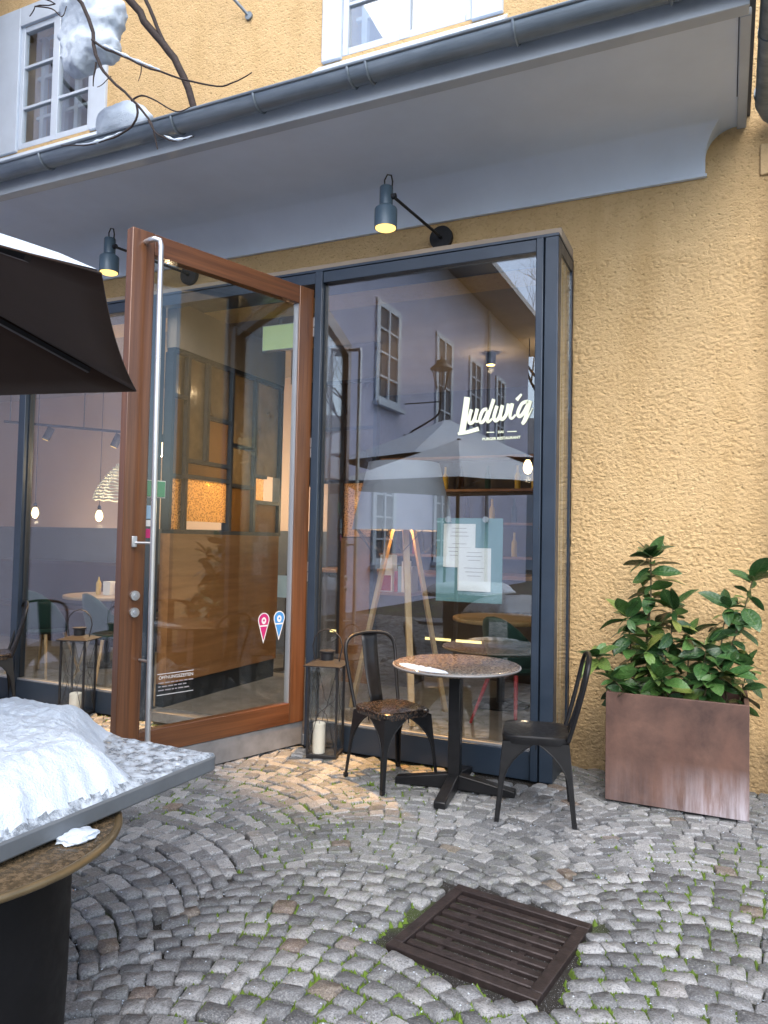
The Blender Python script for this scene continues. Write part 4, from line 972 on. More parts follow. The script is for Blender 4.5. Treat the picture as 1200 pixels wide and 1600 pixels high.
def make_chair():
    t = thing('metal_chair', 'x', 'chair', (0, 0, 0), 0, 'black sheet metal cafe chairs outside')
    S, F = .172, .208          # half seat, half foot spread; front is -y
    zc = .425
    pl = []
    for k in range(40):
        a = 2 * math.pi * k / 40; c, s2 = math.cos(a), math.sin(a); q = (abs(c) ** 6 + abs(s2) ** 6) ** (-1 / 6); pl.append((.178 * q * c, .178 * q * s2))
    v = []; f = []
    rings = [(1.0, .405), (1.02, .428), (1.015, .442), (.97, .449), (.86, .446), (.55, .438), (.2, .435)]
    for sc_, z in rings: v += [(x * sc_, y * sc_, z) for x, y in pl]
    for i in range(len(rings) - 1):
        for k in range(40): f.append((i * 40 + k, i * 40 + (k + 1) % 40, (i + 1) * 40 + (k + 1) % 40, (i + 1) * 40 + k))
    f.append(tuple((len(rings) - 1) * 40 + k for k in range(40)))
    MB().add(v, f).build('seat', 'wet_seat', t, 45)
    for sx, sy in ((-1, -1), (1, -1), (1, 1), (-1, 1)):
        m = MB()
        top = Vector((sx * S, sy * S, .415)); foot = Vector((sx * F, sy * F, 0.0))
        for ax in (0, 1):
            inw = Vector((-sx, 0, 0)) if ax == 0 else Vector((0, -sy, 0))
            o_, i_ = [], []
            for k in range(13):
                q = k / 12                      # 0 foot .. 1 top of the leg
                pz = foot.lerp(top, q)
                half = S + (F - S) * (1 - q)
                w = .017 + .012 * q + (.0 if q < .45 else half * ((q - .45) / .55) ** 2.6 * .82)
                o_.append(pz); i_.append(pz + inw * w)
            mid_t = Vector((0, sy * S, .415)) if ax == 0 else Vector((sx * S, 0, .415))
            mid_b = mid_t + Vector((0, 0, -.032))
            o_.append(mid_t); i_.append(mid_b)
            n = len(o_); vs_ = []
            off_ = Vector((0, -sy, 0)) * .003 if ax == 0 else Vector((-sx, 0, 0)) * .003
            for a, b in zip(o_, i_): vs_ += [a, b, a + off_, b + off_]
            fs = []
            for k in range(n - 1):
                b0, b1 = 4 * k, 4 * k + 4
                fs += [(b0, b0 + 1, b1 + 1, b1), (b0 + 2, b1 + 2, b1 + 3, b0 + 3), (b0 + 1, b0 + 3, b1 + 3, b1 + 1)]
            m.add(vs_, fs)
            m.tube(i_, .0042, 6)
        m.box(foot.x - sx * .008 - .011, foot.x - sx * .008 + .011, foot.y - sy * .008 - .011, foot.y - sy * .008 + .011, 0.0, .025)
        m.build('leg', 'black', t, 40)
    hp = [(-.165, .165, .43), (-.172, .192, .52), (-.184, .228, .66), (-.19, .248, .75), (-.178, .262, .815), (-.135, .272, .852), (-.07, .277, .866), (0, .279, .87)]
    hp = hp + [(-x, y, z) for x, y, z in reversed(hp[:-1])]
    MB().tube(smooth_path(hp, 4), .0115, 10).build('back_hoop', 'black', t, 60)
    sp = []
    fs = []
    for k in range(9):
        q = k / 8; y = .168 + .109 * q + .012 * math.sin(q * math.pi); z = .437 + .428 * q; w = .048 + .012 * q
        for x, dy in ((-w, 0), (-w * .4, .006), (w * .4, .006), (w, 0)): sp.append((x, y + dy, z))
    for k in range(8):
        for i in range(3): fs.append((4 * k + i, 4 * k + i + 1, 4 * k + i + 5, 4 * k + i + 4))
    o = MB().add(sp, fs).build('back_splat', 'black', t, 60); sm = o.modifiers.new('thick', 'SOLIDIFY'); sm.thickness = .003
    return t
def face(dx, dy): return math.atan2(dy, dx) + math.pi / 2      # local front -y turned to (dx, dy)
ch = make_chair()
ch['label'] = 'black metal cafe chair facing out beside the tall lantern, wet seat'
ch.location = (-1.86, 4.205, 0.004); ch.rotation_euler.z = face(.86, -.51)
c2 = copy_tree(ch); c2['label'] = 'black metal cafe chair beside the rusty planter, its back to the planter'
c2.location = (-.945, 4.095, 0.004); c2.rotation_euler.z = face(-.97, -.24)
for o in c2.children:
    if o.name.startswith('seat'):
        o.data = o.data.copy(); o.data.materials[0] = M['black']
c3 = copy_tree(ch); c3['label'] = 'black metal cafe chair by the left window next to the short lantern'
c3.location = (-5.66, 4.33, 0.004); c3.rotation_euler.z = face(-.55, -.83)

# ================================================================== LANTERNS
def make_lantern():
    t = thing('candle_lantern', 'x', 'lantern', (0, 0, 0), 0, 'black metal candle lanterns')
    a = .105
    MB().box(-a, a, -a, a, 0.006, .03).build('base', 'iron', t, bevel=.003)
    for sx in (-1, 1):
        for sy in (-1, 1): MB().box(sx * a - .007 - sx * .007, sx * a + .007 - sx * .007, sy * a - .007 - sy * .007, sy * a + .007 - sy * .007, .031, .615).build('post', 'iron', t)
    MB().add([(-.13, -.13, .615), (.13, -.13, .615), (.13, .13, .615), (-.13, .13, .615), (-.13, -.13, .622), (.13, -.13, .622), (.13, .13, .622), (-.13, .13, .622), (-.05, -.05, .648), (.05, -.05, .648), (.05, .05, .648), (-.05, .05, .648)],
             [(0, 3, 2, 1), (0, 1, 5, 4), (1, 2, 6, 5), (2, 3, 7, 6), (3, 0, 4, 7), (4, 5, 9, 8), (5, 6, 10, 9), (6, 7, 11, 10), (7, 4, 8, 11), (8, 9, 10, 11)]).build('roof_plate', 'iron', t, 0)
    MB().lathe([(.043, .646), (.043, .695), (.054, .70), (.054, .71), (.01, .714)], 24).build('chimney', 'iron', t, 40)
    MB().tube([(-.085, 0, .64), (-.105, 0, .74), (-.09, 0, .80), (-.05, 0, .84), (0, 0, .855), (.05, 0, .84), (.09, 0, .80), (.105, 0, .74), (.085, 0, .64)], .0045, 8).build('handle', 'iron', t, 60)
    b = a - .009
    for k in range(4):
        c, s2 = math.cos(k * math.pi / 2), math.sin(k * math.pi / 2)
        P = lambda x, y, z: (x * c - y * s2, x * s2 + y * c, z)
        MB().tube([P(-b, -b - .004, .04), P(-.03, -b - .004, .30), P(.03, -b - .004, .35), P(b, -b - .004, .60)], .0022, 5).build('cross_wire', 'iron', t)
        MB().tube([P(b, -b - .006, .04), P(.03, -b - .006, .30), P(-.03, -b - .006, .35), P(-b, -b - .006, .60)], .0022, 5).build('cross_wire', 'iron', t)
        m = MB().box(-b, b, -b + .001, -b + .0035, .032, .613); m.v = [P(*p) for p in m.v]; m.build('glass_pane', 'lantern_glass', t, 0)
    return t
def candle(loc, r_, h_, label):
    c = thing('candle', label, 'candle', loc)
    MB().lathe([(r_, 0), (r_, h_ - .006), (r_ - .006, h_), (r_ * .4, h_ - .008), (.004, h_ - .01)], 24).build('wax', 'candle', c, 40); MB().tube([(0, 0, h_ - .011), (.002, 0, h_ + .008)], .0015, 6).build('wick', 'iron', c)
la = make_lantern(); la['label'] = 'tall black lantern with a white candle beside the hinge of the open door'; la.location = (-2.47, 4.47, 0); la.rotation_euler.z = R(14)
lb = copy_tree(la); lb['label'] = 'black lantern with a white candle before the left window, beyond the open door'; lb.location = (-4.775, 4.47, 0); lb.rotation_euler.z = R(20)
candle((-2.495, 4.425, .03), .043, .2, 'thick white candle inside the lantern beside the door hinge')
candle((-4.755, 4.44, .03), .05, .16, 'thick white candle inside the lantern before the left window')

# ================================================================== PLANTER AND LAUREL
pl = thing('corten_planter', 'square rust brown steel planter standing against the yellow wall', 'planter', (-.625, 4.46, 0), R(0.0))
W_, D_, H_ = .745, .53, .625
MB().box(0, W_, 0, .025, 0.012, H_).build('front_panel', 'corten', pl, bevel=.003)
MB().box(0, W_, D_ - .025, D_, 0.012, H_).build('back_panel', 'corten', pl, bevel=.003)
MB().box(0, .025, .0255, D_ - .0255, 0.012, H_ - .001).build('side_panel', 'corten', pl, bevel=.003)
MB().box(W_ - .025, W_, .0255, D_ - .0255, 0.012, H_ - .001).build('side_panel', 'corten', pl, bevel=.003)
MB().box(.03, W_ - .03, .03, D_ - .03, -.004, .0115).build('base_plate', 'iron', pl)
MB().box(.0255, W_ - .0255, .0255, D_ - .0255, .02, .55).build('soil', 'soil', pl)
lv = thing('laurel_shrub', 'dense glossy dark green laurel shrub in the rusty planter, beside the chair', 'shrub', (-.29, 4.72, .55))
lv1 = lv
lv2 = thing('laurel_shrub', 'leggy sparse laurel shrub with thin upright shoots in the rusty planter', 'shrub', (-.29, 4.72, .55))
def leaf_mesh(i):
    rr = random.Random(i); v = []; f = []; n = 7
    droop = rr.uniform(.1, .35); fold = rr.uniform(.12, .3); tw = rr.uniform(-.3, .3)
    for k in range(n + 1):
        t = k / n; w = .25 * math.sin(math.pi * min(1, t ** .85 * .985 + .01)) ** .75 * (0.8 + .35 * t)
        z = -droop * t * t + .015 * math.sin(t * 9 + i)
        for s3 in (-1, 0, 1):
            v.append((s3 * w, t, z + abs(s3) * w * fold + tw * s3 * w * t))
    for k in range(n):
        for s3 in range(2): f.append((3 * k + s3, 3 * k + s3 + 1, 3 * k + s3 + 4, 3 * k + s3 + 3))
    return MB().add(v, f).mesh('leaf', 'leaf', 80)
LM = [leaf_mesh(i) for i in range(8)]
nleaf = 0
rl = random.Random(21)
def leafy(path, r0, n, l0, whorl_top=6, spread=1.0, start=.15):
    global nleaf
    pts = smooth_path(path, 6)
    MB().tube(pts, [r0 * (1 - .6 * i / (len(pts) - 1)) for i in range(len(pts))], 7).build('stem', 'stem', lv)
    for k in range(n + whorl_top):
        tip = k >= n
        q = 1.0 if tip else start + (1 - start) * (k + rl.random() * .6) / n
        i = min(int(q * (len(pts) - 1)), len(pts) - 2); p = pts[i].lerp(pts[i + 1], q * (len(pts) - 1) - i)
        d = (pts[i + 1] - pts[i]).normalized()
        az = k * 2.4 + rl.uniform(-.5, .5); el = rl.uniform(.3, 1.05) if tip else rl.uniform(-.65, .6)
        out = Vector((math.cos(az) * math.cos(el), math.sin(az) * math.cos(el), math.sin(el)))
        L = l0 * rl.uniform(.5, 1.25)
        o = link('leaf', LM[rl.randrange(8)], lv); o.location = p
        y = out.normalized(); zz = (Vector((0, 0, 1)) - y * y.z).normalized(); x = y.cross(zz)
        ro = Matrix.Rotation(rl.gauss(0, .55), 3, y); zz = ro @ zz; x = ro @ x
        o.rotation_euler = Matrix((x, y, zz)).transposed().to_euler(); o.scale = (L * spread, L, L); nleaf += 1
B = lambda x, y, z: (x + .29, y - 4.72, z - .55)
leafy([B(-.40, 4.74, .53), B(-.43, 4.75, .85), B(-.41, 4.76, 1.15), B(-.41, 4.75, 1.40)], .009, 56, .155, 11, start=.1)
leafy([B(-.36, 4.70, .53), B(-.33, 4.68, .75), B(-.29, 4.70, .95), B(-.28, 4.70, 1.10)], .008, 38, .155, 7)
leafy([B(-.44, 4.70, .53), B(-.50, 4.68, .72), B(-.52, 4.68, .92), B(-.53, 4.67, 1.04)], .008, 34, .15, 7)
leafy([B(-.48, 4.66, .53), B(-.58, 4.62, .66), B(-.66, 4.6, .75), B(-.70, 4.58, .80)], .007, 22, .15, 7)
leafy([B(-.30, 4.60, .53), B(-.30, 4.56, .64), B(-.33, 4.53, .72)], .006, 18, .14, 6)
leafy([B(-.2, 4.75, .53), B(-.20, 4.77, .75), B(-.19, 4.76, .95)], .007, 26, .15, 6)
leafy([B(-.5, 4.58, .53), B(-.55, 4.54, .64), B(-.6, 4.52, .69)], .006, 14, .14, 6)
leafy([B(-.38, 4.64, .53), B(-.40, 4.62, .7), B(-.42, 4.6, .86)], .006, 24, .15, 5)
print('leaves', nleaf); lv = lv2
leafy([B(-.05, 4.72, .53), B(.0, 4.73, .8), B(.08, 4.74, 1.05), B(.14, 4.75, 1.28)], .008, 26, .155, 7, start=.2)
leafy([B(.02, 4.76, .53), B(-.02, 4.77, .8), B(-.01, 4.77, 1.0), B(.02, 4.77, 1.12)], .007, 24, .155, 7)
leafy([B(-.12, 4.66, .53), B(-.1, 4.62, .66), B(-.05, 4.6, .74), B(.0, 4.57, .76)], .007, 20, .15, 5)
leafy([B(.06, 4.70, .53), B(.09, 4.68, .68), B(.12, 4.68, .82)], .006, 14, .14, 4)
leafy([B(-.1, 4.72, .53), B(-.12, 4.70, .7), B(-.10, 4.70, .88)], .006, 22, .15, 6)
# ================================================================== FOREGROUND TABLE, DRUM, SNOW
def rrect(x0, x1, y0, y1, r_, n=6):
    pts = []
    for cx, cy, a0 in ((x1 - r_, y1 - r_, 0), (x0 + r_, y1 - r_, 90), (x0 + r_, y0 + r_, 180), (x1 - r_, y0 + r_, 270)):
        for k in range(n + 1): t = R(a0 + 90 * k / n); pts.append((cx + r_ * math.cos(t), cy + r_ * math.sin(t)))
    return pts
def drum_table(x, y, label):
    t = thing('drum_table', label, 'table', (x, y, 0), 0, 'black drum tables')
    MB().lathe([(.31, .0), (.325, .05), (.332, .3), (.335, .62), (.33, .66)], 48).build('drum', 'drum', t, 40)
    MB().lathe([(.34, .655), (.445, .672), (.45, .684), (.44, .69), (.001, .692)], 64, cap=False).build('round_top', 'brass', t, 40)
    MB().tube([(.449 * math.cos(q), .449 * math.sin(q), .684) for q in [2 * math.pi * k / 64 for k in range(64)]], .011, 8, True).build('rim', 'brass_rim', t, 50)
    return t
def slab_and_snow(dx, dy, label, slabel, seed, rz=0.0, full=False):
    # slab local: right edge x=.0, far edge y=0, extends -x and -y
    t = thing('table_slab', label, 'table top', (dx, dy, .697), rz, 'grey slab table tops')
    MB().plate(rrect(-.95, 0, -1.15, 0, .035), 'z', 0.005, .053).build('slab', 'slab', t, bevel=.006)
    for px_, py_ in ((-.7, -.35), (-.2, -.7), (-.7, -.9)): MB().box(px_ - .03, px_ + .03, py_ - .03, py_ + .03, -.006, .0045).build('spacer', 'drum', t)
    v = []; f = []; NX, NY = 130, 156
    def hgt(x, y):
        # x,y <= 0 distances from the right and far edge
        ex, ey = -x, -y
        edge = min(ex, ey, x + .95, y + 1.15)
        dc = math.hypot(ex * 1.0, ey * 1.15)
        nn = noise.noise(Vector((x * 5 + seed, y * 5, seed))); n2 = noise.noise(Vector((x * 17 + seed, y * 17, 2 + seed))); n3 = noise.noise(Vector((x * 45, y * 45, 5 + seed)))
        lim = (.34 if not full else .1) + .06 * nn
        m_ = max(0, min(1, (dc - lim) / .2)); m_ = m_ * m_ * (3 - 2 * m_)
        e_ = max(0, min(1, (edge - .012 - .02 * n2) / (.17 + .05 * nn))); e_ = math.sin(e_ * math.pi / 2) ** .75
        big = (.135 + .025 * nn + .008 * n2) * m_ * e_
        crust = (.008 + .006 * n2 + .006 * n3 + .004 * nn) * max(0, min(1, (edge - .006) / .02))
        if m_ * e_ < .03: return max(-.004, crust)
        return max(big + (.006 * n3 + .003 * noise.noise(Vector((x * 95, y * 95, 8)))) * m_, crust)
    for j in range(NY + 1):
        for i in range(NX + 1):
            x = -.945 + .94 * i / NX; y = -1.145 + 1.14 * j / NY
            v.append((x, y, .0525 + hgt(x, y)))
    keep = lambda x, y: not (x > -.03 and y > -.03 and math.hypot(x + .03, y + .03) > .03)
    for j in range(NY):
        for i in range(NX):
            q = (j * (NX + 1) + i, j * (NX + 1) + i + 1, (j + 1) * (NX + 1) + i + 1, (j + 1) * (NX + 1) + i)
            if all(keep(v[k][0], v[k][1]) for k in q): f.append(q)
    o = MB().add(v, f).build('snow_heap', 'snow', None, 80); o.location = (dx, dy, .697); o.rotation_euler.z = rz
    o.data.materials.append(M['slush'])
    for pg in o.data.polygons:
        if max(o.data.vertices[k].co.z for k in pg.vertices) < .0525 + .024: pg.material_index = 1
    tag(o, slabel, 'snow'); return t
drum_table(-1.84, 1.27, 'black drum table with brown round top under the snowy grey slab')
slab_and_snow(-1.522, 2.035, 'grey slab with rounded corner lying on the drum table, edge bare', 'thick mound of white snow on the grey slab', 1.0)
tag(MB().lump((-1.50, 1.42, .70), .042, .05, .014, 4, 4, .3, 4, flat=-.008).build('snow_clump', 'snow', None, 80), 'small clump of snow on the brown drum top', 'snow')
# more of the terrace beside and behind the viewpoint, as the panes mirror it
drum_table(-3.4, -.95, 'black drum table behind the terrace parasol, under a fully snowed slab')
slab_and_snow(-2.95, -.3, 'grey slab on the drum table behind the parasol pole', 'deep snow covering the slab behind the parasol pole', 5.0, R(8), True)
drum_table(-2.1, -2.6, 'black drum table farthest from the shopfront, slab deep in snow')
slab_and_snow(-1.7, -1.95, 'grey slab on the drum table farthest from the shopfront', 'deep snow covering the slab farthest from the shopfront', 9.0, R(-6), True)

# ================================================================== PARASOLS
def parasol(cx, cy, zr, zp, Rr, a0, label, slabel):
    t = thing('parasol', label, 'parasol', (cx, cy, 0), 0, 'hexagonal terrace parasols')
    cor = [(Rr * math.cos(a0 + k * math.pi / 3), Rr * math.sin(a0 + k * math.pi / 3)) for k in range(6)]
    h_ = zp - zr
    def surf(k, u, q, dz):    # u along the edge, q 0 rim .. 1 peak
        a, b = cor[k], cor[(k + 1) % 6]
        ex, ey = a[0] + (b[0] - a[0]) * u, a[1] + (b[1] - a[1]) * u
        sag = 4 * u * (1 - u)
        pull = 1 - .014 * sag * (1 - q)          # rim curves in between the ribs
        r_ = (1 - q * .97) * pull
        return (ex * r_, ey * r_, zr + h_ * (q ** 1.04) - .018 * sag * math.sin(math.pi * q) + dz)
    for dz, nm in ((0.0, 'canopy'), (.02, 'snow')):
        v = []; f = []
        NU, NQ = 10, 12
        for k in range(6):
            o_ = len(v)
            for j in range(NQ + 1):
                for i in range(NU + 1):
                    p = surf(k, i / NU, j / NQ, dz)
                    if nm == 'snow': 
                        n_ = noise.noise(Vector((p[0] * 6, p[1] * 6, cx))); p = (p[0] * (.992 if j == 0 else 1), p[1] * (.992 if j == 0 else 1), p[2] + .006 * n_ - (.009 if j == 0 else 0))
                    v.append(p)
            for j in range(NQ):
                for i in range(NU): f.append((o_ + j * (NU + 1) + i, o_ + j * (NU + 1) + i + 1, o_ + (j + 1) * (NU + 1) + i + 1, o_ + (j + 1) * (NU + 1) + i))
        if nm == 'canopy':
            c = MB().add(v, f).build('canopy', 'canopy', t, 25); sm = c.modifiers.new('thick', 'SOLIDIFY'); sm.thickness = .004; sm.offset = 1
        else:
            o = MB().add(v, f).build('snow_cover', 'snow', None, 40); o.location = (cx, cy, 0); tag(o, slabel, 'snow')
    for k in range(6):
        a = Vector((cor[k][0] * .86, cor[k][1] * .86, zr + h_ * .14 - .022)); MB().bar(a, (0.03 * cor[k][0], .03 * cor[k][1], zp - .045), .022, .018).build('rib', 'rib', t)
        MB().bar((.48 * cor[k][0], .48 * cor[k][1], zr + h_ * .5 - .03), (.03 * cor[k][0], .03 * cor[k][1], zr + .02), .016, .014).build('strut', 'rib', t)
    MB().tube([(0, 0, .05), (0, 0, zp + .04)], .024, 14).build('pole', 'rib', t, 40); MB().tube([(0, 0, zr - .02), (0, 0, zr + .06)], .05, 16).build('hub', 'rib', t, 40)
    MB().box(-.35, .35, -.35, .35, 0.008, .055).build('base', 'slab', t, bevel=.008)
    return t
parasol(-2.8646, 1.0441, 2.1, 2.65, 1.515, R(10.2), 'dark brown hexagonal parasol over the snowy slab table', 'thin snow lying on the parasol over the slab table')
parasol(-4.6, -3.3, 2.85, 3.65, 2.0, R(25), 'dark brown hexagonal parasol farther out on the terrace, mirrored in the window', 'thin snow lying on the farther terrace parasol')

# ================================================================== BARE TREES
tr = thing('bare_tree', 'bare dark branched tree leaning over the gutter beside the upper window', 'tree', (-6.2, 2.2, 0))
def B2(pts, y): return [ony(px, py, y) - Vector((-6.2, 2.2, 0)) if not isinstance(px, Vector) else px for px, py in pts]
MB().tube(smooth_path([(0, 0, -.02), (.05, .02, 1.5), (.12, .05, 3.5), (.1, .1, 5.5), (.2, .2, 7.5), (.3, .2, 9.2)], 5), [.17 - .13 * i / 25 for i in range(26)], 12).build('trunk', 'bark', tr, 60)
def branch(pts, y, r0, r1, lead=None):
    p = B2(pts, y) if not isinstance(y, (list, tuple)) else [ony(a, b, c) - Vector((-6.2, 2.2, 0)) for (a, b), c in zip(pts, y)]
    if lead: p = [Vector(q) for q in lead] + p
    p = smooth_path(p, 5); n = len(p)
    p = [q + Vector((noise.noise(q * 9), noise.noise(q * 9 + Vector((5, 5, 5))), noise.noise(q * 9 + Vector((9, 0, 3))))) * .012 for q in p]
    return MB().tube(p, [r0 + (r1 - r0) * i / (n - 1) for i in range(n)], 8).build('branch', 'bark', tr, 60)
branch([(105, -20), (150, 85), (162, 112), (215, 165), (238, 195), (246, 232)], 3.4, .017, .004, [(.1, .1, 5.4), (1.2, .8, 5.75)])
branch([(143, 62), (176, 80), (250, 112), (330, 133), (366, 128), (391, 112)], 3.4, .008, .003)
branch([(205, 158), (222, 149), (246, 160), (275, 175), (297, 168)], 3.4, .006, .003)
branch([(213, 165), (212, 186), (184, 213), (140, 226), (95, 227)], 3.4, .008, .003)
branch([(232, 188), (245, 207), (270, 220), (302, 214)], 3.38, .005, .003)
branch([(222, 97), (221, 112), (217, 126)], 3.4, .004, .002)
branch([(150, 98), (147, 122), (146, 136)], 3.4, .006, .003)
branch([(175, 120), (162, 130), (152, 136)], 3.4, .003, .002)
branch([(120, -30), (190, -10), (235, 45), (280, 105), (308, 182)], [4.2, 4.3, 4.35, 4.35, 4.35], .034, .027, [(.12, .1, 5.9), (1.0, 1.0, 6.1)])
branch([(224, -10), (236, 20), (256, 68)], 4.35, .016, .016)
branch([(46, -10), (55, 11), (46, 25)], 3.4, .006, .003, [(.1, .1, 5.4)])
branch([(55, 11), (80, 13), (97, 26), (104, 10)], 3.4, .005, .003)
def twig_snow(pts, y, label):
    p = smooth_path([ony(a, b, y) for a, b in pts], 6); n = len(p)
    p = [q + Vector((0, 0, .007)) for q in p]
    tag(MB().tube(p, [.009 * (.35 + abs(noise.noise(q * 14)) * 2.2) * (0.3 + math.sin(math.pi * i / (n - 1))) for i, q in enumerate(p)], 7).build('twig_snow', 'snow', None, 60), label, 'snow')
twig_snow([(190, 208), (165, 219), (140, 226), (118, 227)], 3.4, 'thin snow lying on the twig that hangs over the gutter')
twig_snow([(256, 213), (272, 220), (290, 218), (300, 214)], 3.38, 'crumbs of snow on the short twig below the gutter lip')
twig_snow([(160, 72), (178, 80), (215, 97), (250, 111)], 3.4, 'thin snow along the twig that crosses the thick branch')
def crown(root, base, h0, n, seed, mat='bark'):
    rr = random.Random(seed)
    def grow(p, d, l, r_, lev):
        m = [p]; q = p.copy(); dd = d.copy()
        for k in range(4):
            dd = (dd + Vector((rr.uniform(-.25, .25), rr.uniform(-.25, .25), rr.uniform(-.05, .2)))).normalized(); q = q + dd * l / 4; m.append(q.copy())
        acc.tube(m, [r_ * (1 - .15 * k) for k in range(5)], 5 if lev < 2 else 4)
        if lev < 4:
            for _ in range(3 if lev < 3 else 2):
                k = rr.randrange(2, 5); nd = (dd + Vector((rr.uniform(-1, 1), rr.uniform(-1, 1), rr.uniform(-.2, .7))) * .8).normalized()
                grow(m[k], nd, l * rr.uniform(.6, .8), r_ * .5, lev + 1)
    for i in range(n):
        acc = MB(); a = i * 2 * math.pi / n + rr.uniform(-.3, .3); p = Vector(base) + Vector((0, 0, h0 * (.55 + .45 * i / n)))
        grow(p, Vector((math.cos(a) * .7, math.sin(a) * .7, .8)).normalized(), 2.6, .09, 0); acc.build('branch', mat, root, 40)
crown(tr, (.15, .15, 0), 7.0, 3, 4)
def bare_tree(loc, h, seed, label):
    t = thing('bare_tree', label, 'tree', loc, 0, 'bare trees of the courtyard')
    MB().tube([(0, 0, -.02), (.05, .05, h * .4), (.1, 0, h * .8), (.15, .1, h * 1.15)], [.26, .2, .14, .05], 10).build('trunk', 'bark', t, 60); crown(t, (.1, 0, 0), h, 7, seed)
bare_tree((-7.9, -26.0, 0), 11.0, 12, 'bare courtyard tree behind the lilac wing, mirrored in the window corner')
bare_tree((-0.2, -22.5, 0), 7.5, 31, 'bare courtyard tree before the grey end house')
sc_ = MB()
for q, (cx, cz, rx, rz_) in enumerate(((-3.86, 5.02, .25, .2), (-3.76, 4.86, .2, .18), (-3.97, 4.82, .16, .2), (-3.83, 4.70, .18, .13), (-3.72, 4.66, .12, .1), (-4.0, 4.66, .1, .12), (-3.9, 4.62, .1, .1))):
    sc_.lump((cx - .09, 3.58 + .02 * (q % 3), cz + .08), rx, .10, rz_, q + 2, 4, .22, 4)
so = sc_.build('snow_clump', 'snow', None, 80)
rm = so.modifiers.new('fuse', 'REMESH'); rm.mode = 'VOXEL'; rm.voxel_size = .016; rm.use_smooth_shade = True
sm = so.modifiers.new('soft', 'SMOOTH'); sm.iterations = 16
tx = bpy.data.textures.new('snow_clouds', 'CLOUDS'); tx.noise_scale = .07; tx.noise_depth = 3
dm = so.modifiers.new('rough', 'DISPLACE'); dm.texture = tx; dm.strength = .045; dm.mid_level = .5
tag(so, 'large lump of snow caught on the tree branch before the upper wall', 'snow')
tag(MB().lump((-3.96, 3.96, 4.44), .25, .14, .15, 8, 4, .15, 3).build('snow_clump', 'snow', None, 80), 'rounded lump of snow lying on the eaves roof behind the gutter', 'snow')

# ================================================================== COURTYARD (mirrored in the glass)
wing = thing('wing_building', 'pale lilac plastered courtyard wing with white windows and broad eaves', 'building')
XW = -7.0
WW = [(-1.0, 0.1, 4.6, 6.75), (-6.4, -5.3, 4.6, 6.75), (-10.1, -9.0, 4.35, 7.0), (-12.8, -11.8, 4.9, 7.0), (-6.3, -5.3, 1.0, 3.0), (-10.0, -9.0, 1.0, 3.0), (-15.5, -14.6, 4.9, 7.0)]
m = MB(); m.box(XW - 6, XW, -19, 4.6, -.1, 9.0); m.build('wall', 'lilac', wing, 0)
MB().box(XW - 6.5, XW + 1.25, -20, 5.0, 9.0, 9.18).build('eaves', 'roof', wing, 0)
MB().add([(XW - 6.5, -20, 9.18), (XW + 1.25, -20, 9.18), (XW + 1.25, 5.0, 9.18), (XW - 6.5, 5.0, 9.18), (XW - 2.6, -20, 12), (XW - 2.6, 5, 12)], [(0, 1, 4), (3, 5, 2), (1, 2, 5, 4), (0, 4, 5, 3)]).build('roof', 'roof', wing, 0)
for (y0, y1, z0, z1) in WW:
    w = part_empty('wing_window', wing)
    MB().box(XW + .002, XW + .006, y0, y1, z0, z1).build('pane', 'wall_dado', w, 0)
    f_ = MB()
    for a, b in ((y0 - .12, y0 + .05), (y1 - .05, y1 + .12), ((y0 + y1) / 2 - .04, (y0 + y1) / 2 + .04)): f_.box(XW + .007, XW + .05, a, b, z0, z1)
    for k in range(5):
        zz = z0 + (z1 - z0) * k / 4; f_.box(XW + .007, XW + .045, y0 - .12, y1 + .12, zz - .02 - (.05 if k in (0, 4) else 0), zz + .02 + (.05 if k in (0, 4) else 0))
    f_.build('frame', 'white_paint', w, 0); MB().box(XW, XW + .16, y0 - .2, y1 + .2, z0 - .16, z0 - .08).build('sill', 'white_paint', w)
MB().tube([(XW + .1, -13.4, 0), (XW + .1, -13.4, 8.9)], .06, 10).build('downpipe', 'zinc', wing, 40)
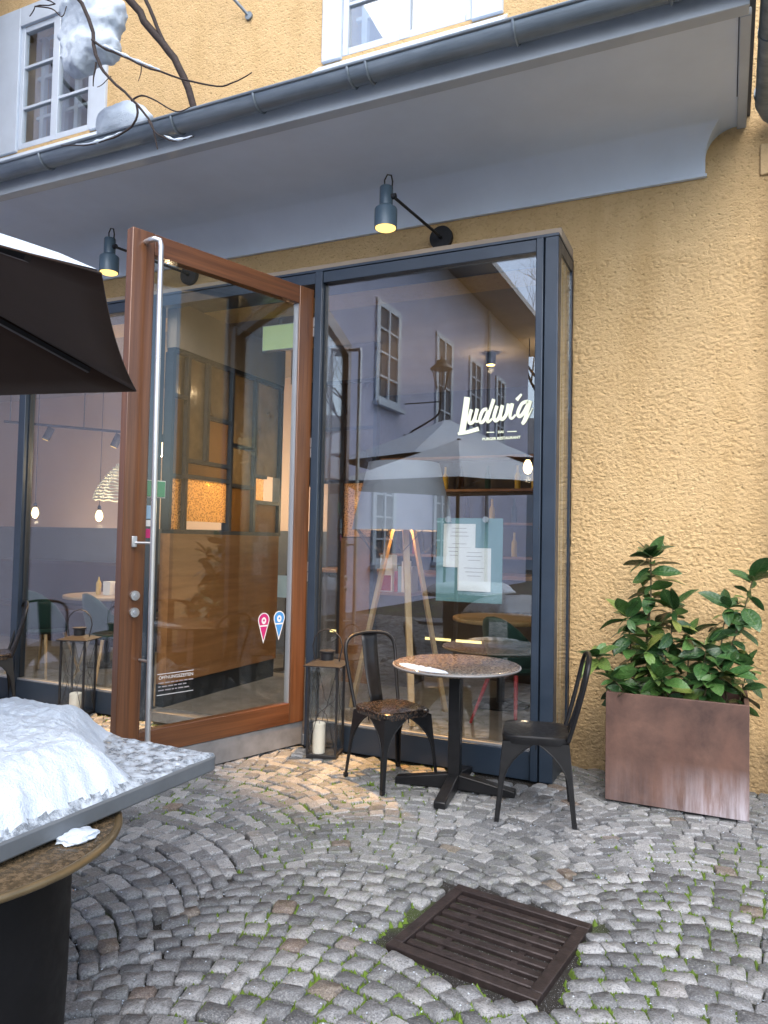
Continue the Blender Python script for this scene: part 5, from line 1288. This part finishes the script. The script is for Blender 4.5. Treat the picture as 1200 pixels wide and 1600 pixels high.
lo = thing('wall_lantern', 'old iron street lantern on a curved bracket fixed to the lilac wing', 'street lantern', (XW, -6.9, 3.9))
MB().box(0, .03, -.05, .05, -.1, .12).build('wall_plate', 'iron', lo); MB().tube(smooth_path([(.02, 0, 0), (.2, 0, .18), (.55, 0, .35), (.85, 0, .55), (.92, 0, .85), (.92, 0, 1.15)], 5), .022, 8).build('bracket', 'iron', lo, 60)
MB().tube([(0, 0, .85), (.92, 0, .85)], .014, 8).build('stay', 'iron', lo)
MB().lathe([(.11, 1.15), (.22, 1.62)], 6, (.92, 0, 0), cap=False).build('lantern_pane', 'lantern_glass', lo, 0)
c_ = MB()
for k in range(6):
    t = k * math.pi / 3; c_.tube([(.92 + .11 * math.cos(t), .11 * math.sin(t), 1.15), (.92 + .22 * math.cos(t), .22 * math.sin(t), 1.62)], .012, 6)
c_.build('cage', 'iron', lo); MB().lathe([(.27, 1.62), (.25, 1.66), (.14, 1.74), (.13, 1.82), (.03, 1.86), (.01, 1.95)], 18, (.92, 0, 0)).build('cap', 'iron', lo, 40)
end = thing('end_house', 'pale grey plastered house closing the far end of the courtyard', 'building', (2, -32, 0))
MB().box(-16, 10, -5, 0, -.1, 6.5).build('wall', 'grey_wall', end, 0); MB().add([(-16.5, .6, 6.5), (10.5, .6, 6.5), (10.5, -5.5, 6.5), (-16.5, -5.5, 6.5), (-16.5, -2.5, 9), (10.5, -2.5, 9)], [(0, 1, 5, 4), (2, 3, 4, 5), (0, 4, 3), (1, 2, 5), (0, 3, 2, 1)]).build('roof', 'roof', end, 0)
for i in range(7):
    for z in (1.0, 4.0):
        x = -14 + i * 3.4; w = part_empty('house_window', end); MB().box(x, x + 1.1, .002, .01, z, z + 1.7).build('pane', 'wall_dado', w, 0)
        f_ = MB(); [f_.box(a, a + .08, .011, .05, z, z + 1.7) for a in (x - .06, x + .51, x + 1.06)]; [f_.box(x - .06, x + 1.14, .011, .045, b, b + .08) for b in (z - .04, z + .8, z + 1.66)]; f_.build('frame', 'white_paint', w, 0)
print('leaves', nleaf, 'stones', len(stones))
